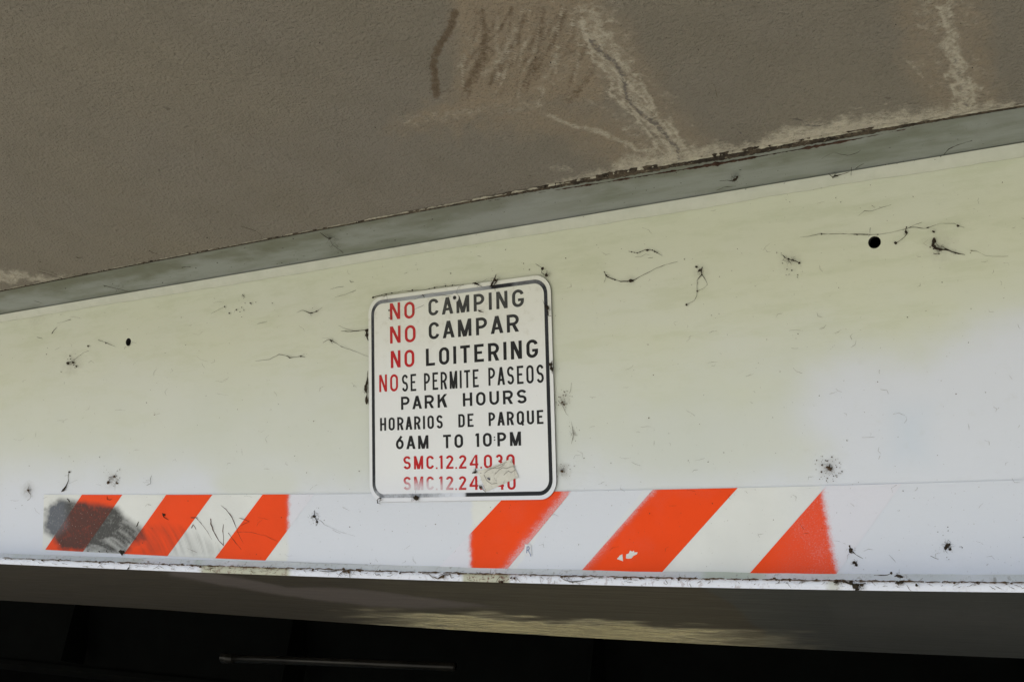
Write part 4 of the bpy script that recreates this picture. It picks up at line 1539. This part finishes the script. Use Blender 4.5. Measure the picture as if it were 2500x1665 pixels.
cobweb('wavy cobweb strand midway between the oval hole and the sign',
       [(LL(C8, (1500, 996), (1590, 985), (1650, 953), (1690, 962), (1720, 975), (1790, 965), (1815, 972)), [.4, .6, .8, 1.6, 1.3, .9])], [(C8(1718, 975), 3, .6), (C8(1788, 966), 2.6)])
cobweb('taut cobweb thread running down to the left side of the sign',
       [(LL(C8, (1978, 862), (2050, 905), (2140, 938), (2225, 970)), [1.4, .9, .6, .5]), (LL(C8, (1930, 880), (1955, 862), (1980, 862)), [.9, 1]), (LL(C8, (1965, 855), (1990, 885)), [.8, 1.2])],
       [(C8(1982, 868), 3.8, .6, .6)], [(C8(1980, 872), 9, 7, .4)])
cobweb('frayed cobweb touching the upper left side of the sign',
       [(LL(C8, (2030, 770), (2080, 795), (2130, 805), (2215, 800)), [.4, .6, 1.1, .9]), (LL(C8, (2045, 806), (2090, 808), (2130, 806)), [.9, 1.2])], [(C8(2075, 807), 2.5, .5)])
cobweb('small winged cobweb upper left of the sign',
       [(LL(C8, (1760, 690), (1800, 672), (1845, 692), (1888, 682), (1925, 656)), [.5, .6, 2, 1.2, .6]), (LL(C8, (1850, 695), (1855, 712)), [.7, .4])], [(C8(1858, 690), 3.2, .5), (C8(1888, 680), 3, .7)])
cobweb('pair of slanting cobweb lines below the top weld left of the sign',
       [(LL(C8, (2005, 590), (2080, 570), (2140, 545)), [.4, .7, 1]), (LL(C8, (1975, 540), (2020, 527), (2060, 522)), [.4, .6]), (LL(C8, (2100, 482), (2110, 495), (2125, 492)), [1, .8])], mat=M_COB)
cobweb('dotted cluster of cobweb dirt above the left end of the tape, below the oval hole',
       [(LL(C8, (300, 1010), (330, 998), (345, 985), (400, 945), (435, 930)), [1.2, .9, .5, .9, .4])], [(C8(302, 1010), 4.2), (C8(335, 1005), 3.6), (C8(355, 1028), 2.6), (C8(430, 902), 2.4)], [(C8(325, 1005), 18, 10, .4)], [(C8(330, 1010), 26, 10, 1.4)])
cobweb('short bent cobweb at the far left below the top weld', [(LL(C8, (200, 822), (212, 800), (232, 782)), [2, .8])])
cobweb('faint slanting cobweb at the far left just under the top weld', [(LL(C8, (235, 755), (280, 745), (320, 732)), [.4, .7, 1])])
cobweb('tiny dash of cobweb at the left edge level with the oval hole', [(LL(C8, (105, 845), (140, 853)), [1.2, .5])])
o_ = cobweb('scatter of dark specks and bits under the top weld on the left half',
       [(LL(C8, (1415, 572), (1428, 590), (1422, 600)), [1.4, .8]), (LL(C8, (1215, 695), (1300, 652)), [.4, .5]), (LL(C8, (1510, 762), (1575, 744)), [.8, .5])],
       [(C8(1466, 628), 2.2), (C8(1376, 670), 2.2), (C8(1332, 692), 2.6), (C8(1302, 650), 2)], [(C8(1425, 585), 8, 6, .5)], [(C8(1420, 650), 34, 14, 1.2)])
for k_ in ('label', 'category', 'group'):
    del o_[k_]
o_['kind'] = 'stuff'
o_.name = 'plate_specks'
cobweb('dark seed like husk hanging above the left end of the tape',
       [(LL(C3, (358, 152), (350, 185), (352, 220), (335, 265), (300, 302)), [2, 1.2, 2, 5, 2.2]), (LL(C3, (325, 185), (350, 178)), [.8, .8]), (LL(C3, (355, 240), (420, 215)), [.4, .3])],
       [(C3(358, 156), 3), (C3(318, 285), 6, .45, 2.2)], name='seed_husk', cat='husk')
cobweb('tangled brown cobweb tuft above the first orange stripe',
       [(LL(C3, (640, 245), (655, 215), (650, 195), (680, 190)), [1.6, 1, 1.2]), (LL(C3, (690, 185), (715, 215), (695, 240), (695, 295)), [1, .8, .5]), (LL(C3, (690, 200), (705, 160)), [.6, .4])],
       [(C3(645, 235), 4), (C3(690, 190), 3.4), (C3(710, 238), 3)], [(C3(680, 210), 20, 22, .45)], [(C3(680, 200), 28, 14, 1.2)], mat=M_BROWN)
cobweb('small hook of dirt on the first orange stripe', [(LL(C3, (638, 335), (640, 358), (660, 362), (678, 352)), [1.2, 1.6, 1.4, .6])], [], w=.003)
cobweb('thin pale cobweb between the tufts above the tape',
       [(LL(C3, (965, 182), (955, 215), (960, 240), (928, 255)), [.6, .9, 1.1, .6])], [], [(C3(950, 230), 12, 6, .35)])
cobweb('cobweb loop at the left edge of the girder beside the tape',
       [(LL(C3, (45, 290), (60, 270), (70, 250)), [1.4, .6]), (LL(C3, (55, 300), (75, 320), (72, 350), (50, 366)), [1.6, 1, .8])], [(C3(58, 292), 3.5)], [(C3(60, 285), 18, 14, .4)], mat=M_BROWN)
cobweb('burst shaped grey cobweb on the white paint right of the third stripe',
       [(LL(C4, (215, 140), (212, 185), (228, 220), (235, 245), (222, 262)), [.7, 1.4, 1.6, .8]), (LL(C4, (228, 205), (260, 222), (288, 252)), [1, .8, .4]), (LL(C4, (205, 190), (178, 205)), [.9, .5]), (LL(C4, (288, 252), (420, 310), (520, 340)), [.3, .25])],
       [(C4(210, 188), 4), (C4(232, 232), 3)], [(C4(215, 200), 24, 26, .42)], [(C4(215, 200), 26, 14, 1.0)])
cobweb('brown speckled burst on the girder above the last orange stripe',
       [(LL(C5, (1405, 70), (1400, 95), (1410, 112)), [1, 2, 1.4])], [(C5(1406, 100), 6, .9), (C5(1392, 92), 4), (C5(1362, 78), 3), (C5(1358, 116), 2.6), (C5(1440, 90), 2.2)],
       [(C5(1402, 96), 20, 22, .5)], [(C5(1395, 95), 36, 44, 1.6)], mat=M_BROWN)
cobweb('dark cobweb clump hanging right of the last orange stripe',
       [(LL(C5, (1405, 487), (1450, 495), (1490, 510)), [.4, .5]), (LL(C5, (1512, 520), (1520, 545), (1545, 568), (1585, 590)), [2, 2.4, 1, .5])],
       [(C5(1518, 545), 6, 1.2, .4), (C5(1512, 522), 3)], [(C5(1525, 550), 18, 16, .45)])
cobweb('second dark clump just under the hanging clump near the lip',
       [(LL(C5, (1525, 612), (1555, 625)), [2.2, 1])], [(C5(1538, 612), 6, .7), (C5(1550, 625), 4)], [(C5(1540, 615), 13, 14, .5)])
cobweb('smoky black smudge of cobweb on white paint near the right end',
       [(LL(C5, (1955, 575), (1985, 590), (2000, 592)), [.6, .5])], [(C5(2052, 518), 7, .9), (C5(2038, 532), 4.5), (C5(2062, 540), 4)], [(C5(2050, 520), 22, 34, .5)], [(C5(2055, 505), 44, 18, 1.2)])
cobweb('rusty speckle trail beside the right edge of the sign',
       [(LL(C2, (2330, 150), (2325, 215), (2310, 260)), [.5, .6]), (LL(C2, (2200, 350), (2240, 400), (2270, 470), (2300, 500)), [1, 1.2, .6, .4])],
       [(C2(2232, 355), 3.2), (C2(2250, 378), 3)], [(C2(2245, 380), 18, 10, .4)], [(C2(2230, 330), 26, 40, 1.3)], mat=M_BROWN)
cobweb('thin brown twig tuft right of the sign at mid height',
       [(LL(C2, (2330, 560), (2345, 640), (2352, 700), (2330, 800)), [.5, .9, 1.2, .5])], [], [(C2(2345, 680), 16, 14, .4)], [(C2(2345, 690), 20, 10, 1.0)], mat=M_BROWN)
cobweb('grey fuzzy spot by the lower right edge of the sign', [], [(C2(2232, 1090), 4, .9)], [(C2(2235, 1090), 16, 18, .45)], [(C2(2225, 1100), 26, 24, 1.0)], mat=M_BROWN)

# around and on the sign
cobweb('ragged dark twig leaning on the top edge of the sign', [(LL(C1, (1530, 130), (1515, 180), (1490, 220), (1470, 262)), [1.2, 4.6, 5, 2.5]), (LL(C1, (1550, 175), (1520, 225), (1505, 250)), [1.5, 3, 1.4]),
        (LL(C1, (1505, 250), (1520, 305)), [1.6, .8]), (LL(C1, (1515, 170), (1440, 175), (1370, 215)), [.6, .5, .4])], [(C1(1515, 190), 5)], [(C1(1510, 200), 18, 16, .5)], w=.008, name='twig', cat='twig')
cobweb('brown curl of dirt on the top border of the sign', [(LL(C1, (1275, 228), (1310, 222), (1340, 240), (1382, 262)), [1, 3, 2.6, .9])], [(C1(1318, 232), 4.2, .6)], [(C1(1320, 235), 11, 8, .5)], w=.008)
cobweb('cobweb line strung along the top edge of the sign',
       [(LL(C1, (215, 380), (300, 355), (420, 330), (640, 300), (760, 296), (880, 270), (955, 258), (1100, 245), (1185, 238)), [2, 1, .8, 1.4, .8, 1.2, .9, .8], 2, 7), (LL(C1, (1185, 240), (1130, 262), (1105, 330)), [.9, .8, .5])],
       [(C1(222, 378), 3.5), (C1(875, 272), 2.8), (C1(1300, 225), 2.6)], [(C1(1000, 255), 10, 6, .4)], w=.0075)
cobweb('thin cobweb slanting over the sign above the first letter O',
       [(LL(C1, (560, 440), (680, 390), (760, 350), (860, 325)), [.3, .4, .6, .5]), (LL(C1, (745, 345), (768, 378)), [1.5, 1])], w=.0068)
cobweb('short cobweb reaching the bolt of the sign from the left', [(LL(C1, (860, 330), (900, 352), (960, 348), (1020, 362), (1080, 370)), [.4, .6, 1, .7])], w=.0068)
cobweb('cobweb bits across the faded border at the upper left of the sign', [(LL(C1, (290, 352), (340, 365), (365, 350), (372, 405)), [.9, 1, .7, .4])], w=.0068)
cobweb('cobweb scratch over the letter O of the top line', [(LL(C1, (640, 545), (665, 500), (765, 455)), [.9, .7, .5])], w=.0068)
cobweb('cobweb and dirt at the upper right corner of the sign', [(LL(C1, (1950, 20), (2000, 50), (2025, 70), (2010, 110), (2040, 135)), [.5, 1, 2, 1.2, 1.4]), (LL(C1, (2070, 90), (2065, 140)), [.9, 1.2])], [(C1(2024, 68), 4), (C1(2062, 140), 4.5)], [(C1(2050, 130), 20, 14, .5)], w=.006)
cobweb('dark clump stuck to the left edge of the sign near its top', [(LL(C1, (-20, 742), (60, 732), (150, 718)), [.5, 1, 1.2]), (LL(C1, (160, 712), (150, 770), (170, 835)), [3, 4, 1.5])], [(C1(158, 725), 5.5, .7), (C1(155, 775), 5)], [(C1(158, 770), 13, 12, .5)], w=.004)
cobweb('long black scab of dirt down the left edge of the sign', [(LL(C1, (165, 1150), (158, 1250), (140, 1340), (155, 1400), (148, 1480)), [1, 3, 4.5, 3.2, 5])], [(C1(142, 1345), 4.5, 2.2), (C1(150, 1460), 4.5, 2.4), (C1(160, 1280), 3, 2)], [(C1(150, 1380), 14, 16, .6)], w=.004)
cobweb('dark bits caught on the right border of the sign near the top', [(LL(C1, (2045, 455), (2075, 500), (2085, 570), (2115, 572)), [2.5, 4, 2, 1]), (LL(C1, (2025, 400), (2050, 470)), [.5, 1])], [(C1(2078, 490), 5, 1.2)], [(C1(2080, 510), 12, 10, .5)], w=.008)
cobweb('dark brown clump on the right edge of the sign at mid height', [(LL(C1, (2125, 1050), (2110, 1095), (2125, 1150), (2130, 1190)), [1.5, 4, 3, .8])], [(C1(2112, 1090), 6, .8), (C1(2122, 1130), 5)], [(C1(2118, 1110), 13, 12, .5)], w=.008)
cobweb('brown fleck beside the letter P of the top line', [(LL(C1, (1335, 510), (1360, 525), (1398, 535)), [2, 2.6, .7])], [(C1(1352, 520), 3.6, .7)], [(C1(1350, 520), 8, 5, .4)], w=.0075)
cobweb('wiry black hook under the lower left corner of the sign', [(LL(C2, (315, 1375), (285, 1372), (265, 1395), (268, 1425), (300, 1435)), [1.6, 2, 2, 2.2, .8]), (LL(C2, (290, 1380), (315, 1395), (290, 1402)), [1.2, 1.4, 1])], [], [(C2(285, 1395), 11, 9, .5)], w=.008)
cobweb('grey black tuft on the bottom edge of the sign', [(LL(C2, (665, 1345), (690, 1365), (702, 1398)), [3, 3.5, 2]), (LL(C2, (680, 1345), (672, 1310), (690, 1250)), [.4, .4, .3])], [(C2(680, 1375), 7, .8)], [(C2(655, 1375), 17, 22, .45)], w=.008)
cobweb('dark knot at the left corner of the worn sticker', [(LL(C2, (1305, 1060), (1310, 1090), (1275, 1112)), [2.2, 3, 2]), (LL(C2, (1310, 1095), (1345, 1090)), [2, 1])], [(C2(1300, 1103), 6, .5)], [(C2(1305, 1095), 10, 10, .5)], w=.0075)
cobweb('dirt packed under the lower edge of the worn sticker', [(LL(C2, (1345, 1240), (1380, 1275), (1420, 1310)), [1.5, 2.4, 1])], [(C2(1365, 1260), 4)], [(C2(1390, 1265), 16, 18, .45)], [(C2(1400, 1270), 26, 14, 1.0)], w=.0065, mat=M_BROWN)
cobweb('tiny dark cluster over the letters NO of the top line', [(LL(C1, (388, 590), (400, 600), (418, 590)), [1, .6])], [(C1(390, 515), 2.5)], [(C1(405, 590), 11, 8, .4)], w=.0068)

# brown streaks drawn on the white tape by the third stripe
d = Dirt()
for pts, r in ((LL(C3, (1475, 402), (1510, 430), (1545, 470), (1570, 520), (1592, 575)), [.6, 1.4, 1.8, 1.6, 1]), (LL(C3, (1592, 575), (1610, 620), (1640, 680)), [1, .9, .4]),
               (LL(C3, (1400, 500), (1402, 540), (1425, 600), (1460, 660), (1492, 695)), [2.4, 2.6, 3.0, 2.2, 1.0]), (LL(C3, (1295, 495), (1340, 545), (1380, 600), (1410, 655)), [2, 1.6, 1.3, .5]),
               (LL(C3, (1495, 540), (1488, 590), (1495, 640), (1492, 700)), [1, 1.8, 1.2, 1.8]), (LL(C3, (1530, 605), (1570, 660), (1625, 725)), [1.8, 1.4, .5]),
               (LL(C3, (1590, 598), (1700, 600), (1800, 625), (1890, 665)), [.7, .7, .6, .4]), (LL(C3, (1610, 495), (1650, 505), (1685, 522)), [1.4, 1, .7]),
               (LL(C3, (1595, 575), (1640, 540), (1685, 522)), [1.2, .8, .6]), (LL(C3, (1255, 492), (1300, 492)), [2.4, 1.6]), (LL(C3, (1258, 570), (1272, 545), (1292, 580)), [1.4, 2, .8]), (LL(C3, (1225, 715), (1260, 735), (1300, 748)), [.5, .9, .4])):
    d.strand(pts, r, .0023, 1.4)
d.make('dirt_streaks', m_flat('streak_brown', (.13, .062, .05), .9, .3, 120, spec=.1), 'fan of brown twig like streaks dried on the tape beside the third orange stripe', 'dirt streaks')
d = Dirt()
for pts, r in ((LL(C3, (870, 522), (862, 545), (850, 558)), [1, 4, 1.2]), (LL(C3, (725, 740), (748, 770), (760, 735)), [5, 2, 3]), (LL(C3, (575, 738), (585, 748)), [2.4, 1.4]),
               (LL(C3, (632, 735), (640, 752)), [2.6, 1.2]), (LL(C3, (490, 735), (500, 742)), [2, 1.2]), (LL(C3, (1045, 460), (1055, 490), (1090, 508)), [2.6, 2.4, 1]), (LL(C3, (345, 355), (362, 372)), [3, 2])):
    d.strand(pts, r, .0026, 1.2)
d.clump(C3(1055, 472), 5, .0026, .7)
d.clump(C3(745, 745), 7, .0026, .9)
tag(d.make('dirt_flakes', M_COB), kind='stuff')

# little twigs and clumps on the lip and in the crease above it
def LIPY(a, b, w):
    r = ray(np.array(float(a)), np.array(float(b))) @ G.T
    y = ymid
    for _ in range(5):
        p = CAM + r * ((y - .001 - w - CAM[1]) / r[1])
        y = float(ylip(p[0]))
    return p



def lipdirt(label, strands=(), clumps=(), fuzz=(), mat=None):
    d = Dirt(LIPY)
    for s in strands:
        d.strand(s[0], s[1], .002, 1.2)
    for c in clumps:
        d.clump(c[0], c[1], .003, c[2] if len(c) > 2 else 1)
    for f in fuzz:
        d.fuzz(f[0], f[1], f[2], .5, .003)
    return d.make('dirt_clump', mat or M_COB, label, 'dirt clump', 'dirt clumps along the lip of the girder', mw=Matrix.Identity(4))


lipdirt('large ragged dirt clump on the lip near its right end', [(LL(C5, (1425, 720), (1480, 715), (1540, 735), (1600, 725)), [2, 3, 3.5, 1.5])], [(C5(1545, 738), 9, .8), (C5(1580, 735), 7, .7), (C5(1520, 722), 6), (C5(1552, 758), 6, .6), (C5(1440, 718), 4)], [(C5(1550, 740), 26, 30), (C5(1460, 725), 18, 12)])
lipdirt('flat dark clump lying just above the crease near the right end', [(LL(C5, (1645, 682), (1720, 680), (1745, 668)), [1.2, 1.6, 1])], [(C5(1778, 684), 9, .5), (C5(1795, 690), 6, .5), (C5(1740, 668), 4)], [(C5(1775, 685), 16, 14)])
lipdirt('small dirt clump in the crease at the far right', [], [(C5(1775, 722), 8, .5), (C5(1880, 735), 4), (C5(1800, 720), 6, .5)], [(C5(1780, 722), 20, 14), (C5(1885, 730), 12, 8)])
lipdirt('curled cobweb bits on the lip below the third stripe gap', [(LL(C4, (390, 655), (410, 625), (440, 605), (485, 610), (485, 660)), [1, 1.6, 1.6, 2, 1.4])], [(C4(440, 610), 5, .6), (C4(475, 612), 4)], [(C4(440, 620), 18, 20)], M_BROWN)
lipdirt('twisted brown twig on the lip under the sign', [(LL(C4, (1040, 625), (1085, 628), (1115, 650), (1160, 668), (1190, 650), (1210, 635)), [1.4, 1.2, 1.4, 3, 4, 1.6]), (LL(C4, (1210, 640), (1255, 632), (1262, 660), (1282, 655)), [1.2, 1.6, 1.8, 1])], [(C4(1195, 650), 6, .6)], [(C4(1190, 648), 13, 12)], M_BROWN)
lipdirt('long dark twig along the lip beneath the widest orange stripe', [(LL(C4, (2095, 655), (2140, 680), (2190, 692), (2270, 680), (2350, 660)), [1, 1.4, 1.8, 1.4, 1])], [(C4(2190, 690), 3)], [(C4(2150, 672), 14, 10)])
lipdirt('thin black hook on the lip below the white painted gap in the tape', [(LL(C4, (680, 625), (685, 640), (715, 635), (720, 645)), [1.6, 1.4, 1.6, 1])])
lipdirt('tiny black notch of dirt in the crease just left of the sign bottom', [(LL(C4, (870, 620), (868, 632)), [1.8, 1])], [(C4(870, 622), 3)])
lipdirt('flat dark streak in the crease right of the bare lip patch', [(LL(C4, (255, 605), (330, 612), (385, 606)), [1.6, 2, 1.4])], [], [(C4(310, 612), 14, 10)])
lipdirt('dark pointed flake on the lip below the second stripe', [(LL(C3, (805, 845), (795, 868), (780, 878)), [1, 3, 1.2])], [], [(C3(795, 870), 9, 6)])
lipdirt('rust coloured crumbs on the bare patch of the lip', [(LL(C4, (1600, 700), (1615, 670), (1640, 648), (1690, 655), (1745, 662)), [.6, .9, .7, .5, .9])], [(C4(1650, 690), 4), (C4(1630, 690), 3), (C4(1745, 662), 3.5), (C4(1720, 660), 3)], [(C4(1740, 660), 10, 8)], M_RUST)

# crease dirt, granular, with dark strands standing in for the shadow line
d = Dirt(LIPY)
for _ in range(620):
    x = rng.random() * 2500
    dens = float(fbm(np.array(x / 90.), np.array(4.)))
    if rng.random() > dens * 1.25:
        continue
    y = Q['crease'](x) + rng.normal() * 2.0 + 1
    d.clump((x, y), .9 + 3.4 * rng.random() ** 3, .002, .3 + .5 * rng.random())
for _ in range(150):
    x = rng.random() * 2500
    y = Q['crease'](x) + rng.random() * 14
    a = rng.normal() * .6
    L_ = 5 + 14 * rng.random()
    d.strand([(x, y), (x + L_ * .5 * math.cos(a), y + L_ * .5 * math.sin(a) + rng.normal()), (x + L_ * math.cos(a), y + L_ * math.sin(a))], [.6, .9, .4], .002)
for i in range(120):  # unbroken dark line drawn in for the shade of the crease
    x = i * 21 + rng.random() * 14
    d.strand([(x, Q['crease'](x) + .5), (x + 12, Q['crease'](x + 12) + rng.normal() * .8), (x + 24, Q['crease'](x + 24) + .3)], [1.6, 2.2 + rng.random() * 1.4, 1.5], .0012)
tag(d.make('crease_dirt_shade', M_BROWN, mw=Matrix.Identity(4)), kind='stuff')

# fine specks over plate, tape and flange
d = Dirt()
for _ in range(950):
    x, y = rng.random() * 2500, 380 + rng.random() * 1010
    if y < Q['wtop'](x) + 8 or y > Q['crease'](x) - 4:
        continue
    s = .45 + 1.3 * rng.random() ** 6 + .4 * rng.random()
    d.clump((x, y), s, .0018 if y < 1180 else .0026, .35 + .6 * rng.random(), rng.random() * 3)
for _ in range(230):
    x, y = rng.random() * 2500, 420 + rng.random() * 960
    if y < Q['wtop'](x) + 8 or y > Q['crease'](x) - 8 or (880 < x < 1370 and 690 < y < 1230):
        continue
    a = rng.random() * 6.28
    L_ = 5 + 14 * rng.random()
    b = a + rng.normal() * .8
    d.strand([(x, y), (x + L_ * math.cos(a), y + L_ * .6 * math.sin(a)), (x + L_ * math.cos(a) + L_ * .8 * math.cos(b), y + L_ * .6 * math.sin(a) + L_ * .6 * math.sin(b))], [.25, .4, .2], .0018 if y < 1180 else .0026)
tag(d.make('dirt_specks', M_BROWN), kind='stuff')

# tufts on the grey flange and on the deck
FLS = lambda a, b, w: (lambda x, y: np.array([x, y, ZTOP - .0015 - w]))(*[float(q) for q in level(np.array(float(a)), np.array(float(b)), ZTOP - .0015 - w)])


def flangeweb(label, strands=(), clumps=(), fuzz=(), mat=None, surf=FLS):
    d = Dirt(surf)
    for s in strands:
        d.strand(s[0], s[1], .002, 1.2)
    for c in clumps:
        d.clump(c[0], c[1], .002, c[2] if len(c) > 2 else 1, c[3] if len(c) > 3 else 0)
    for f in fuzz:
        d.fuzz(f[0], f[1], f[2], f[3] if len(f) > 3 else .5, .002)
    return d.make('cobweb', mat or M_COB, label, 'cobweb', 'cobwebs under the deck and grey flange', mw=Matrix.Identity(4))


flangeweb('dark bundle of cobweb on the grey flange right of centre', [(LL(C7, (410, 1052), (460, 1048), (510, 1050)), [.8, 1, 2]), (LL(C7, (390, 1112), (440, 1090), (515, 1085)), [.5, .9, .5])], [(C7(505, 1042), 8, .5, -.5), (C7(522, 1028), 4)], [(C7(500, 1042), 16, 18)])
flangeweb('wispy cobweb crossing the grey flange edge at the right', [(LL(C7, (1250, 965), (1248, 1010), (1262, 1060), (1278, 1102)), [.8, .6, .7, .8]), (LL(C7, (1275, 975), (1300, 955), (1330, 942)), [.5, 1.4, .6]), (LL(C7, (1105, 1005), (1130, 1028), (1180, 1012), (1240, 992)), [.8, 2, 1.6, .8]), (LL(C7, (1130, 1025), (1140, 1055)), [2, .6])],
          [(C7(1150, 1020), 5, .5)], [(C7(1145, 1025), 18, 16)])
flangeweb('thin cracked looking cobweb in the middle of the grey flange right part', [(LL(C7, (1060, 910), (1090, 890), (1140, 868), (1180, 880), (1225, 890), (1280, 875), (1310, 855)), [.4, .5, .4, .6, .9, .6, .4])])
flangeweb('dark slanting cobweb at the far right of the grey flange', [(LL(C7, (1840, 885), (1870, 850), (1930, 820), (2020, 795)), [1.6, 1, .9, 1])])
flangeweb('branching cobweb on the grey flange left of centre', [(LL(C8, (1910, 178), (1945, 205), (1970, 218), (2010, 200)), [.9, 1.6, 1.6, .6]), (LL(C8, (1970, 218), (1990, 255), (2030, 285), (2060, 310)), [1, .7, .7, 1.2]), (LL(C8, (1970, 218), (1950, 250)), [.8, .3])], [(C8(1972, 216), 4, .6)], [(C8(2000, 250), 30, 18, .35)])
flangeweb('dark cobweb wisp at the left of the grey flange', [(LL(C8, (530, 515), (580, 528), (650, 545), (710, 558)), [1.4, 1, .7, .4])], [], [(C8(640, 530), 24, 10, .4)])
flangeweb('lower faint cobweb line at the far left of the grey flange', [(LL(C8, (85, 615), (130, 625), (185, 640)), [.6, 1.1, .5])])
flangeweb('small dark cobweb curl between the wisp and the branching cobweb', [(LL(C8, (1030, 402), (1060, 395), (1085, 398)), [1.4, .9, 1.2])])
DKS = lambda a, b, w: (lambda x, y: np.array([x, y, ZTOP + .001 - w]))(*[float(q) for q in level(np.array(float(a)), np.array(float(b)), ZTOP + .001 - w)])
flangeweb('bent fine thread hanging from the deck above the seam on the left', [(LL(C8, (1405, 138), (1455, 152), (1500, 168)), [.6, .7, 1]), (LL(C8, (1505, 170), (1540, 200), (1530, 230)), [.4, .4, .3])], surf=DKS)
flangeweb('short dark thread on the deck just above the seam on the left', [(LL(C8, (820, 295), (845, 305), (880, 318)), [1.4, .8, .4])], surf=DKS)
flangeweb('long dark twig marks on the deck at the lower left corner', [(LL(C8, (105, 425), (170, 440), (230, 460), (270, 472)), [.5, .9, .8, 1.2]), (LL(C8, (120, 410), (200, 430), (265, 468)), [.4, .5, .9])], surf=DKS)
flangeweb('tiny dark fleck on the deck above the twig marks at the left', [(LL(C8, (355, 335), (372, 342), (395, 335)), [1.4, 1.8, 1])], surf=DKS)
flangeweb('fine curved hairline on the deck right of the lime streak', [(LL(C7, (0, 380), (40, 375), (110, 380)), [.8, .7, .3])], surf=DKS, mat=M_THREAD)
flangeweb('faint upright hairline on the deck between the two lime streaks', [(LL(C7, (370, 435), (382, 460), (395, 518)), [.9, .6, 1.1])], surf=DKS, mat=M_THREAD)
d = Dirt(DKS)
for _ in range(120):
    x, y = rng.random() * 2500, rng.random() * 690
    if y > Q['seam'](x) - 12:
        continue
    d.clump((x, y), .8 + 1.6 * rng.random() ** 3, .001, .5 + .5 * rng.random(), rng.random() * 3)
d.surf = FLS
for _ in range(170):
    x = rng.random() * 2500
    y = Q['seam'](x) + (Q['wtop'](x) - Q['seam'](x)) * (.1 + .9 * rng.random())
    d.clump((x, y), .8 + 1.6 * rng.random() ** 3, .001, .3 + .4 * rng.random(), .2 * rng.normal() - .2)
tag(d.make('flange_specks', M_COB, mw=Matrix.Identity(4)), kind='stuff')
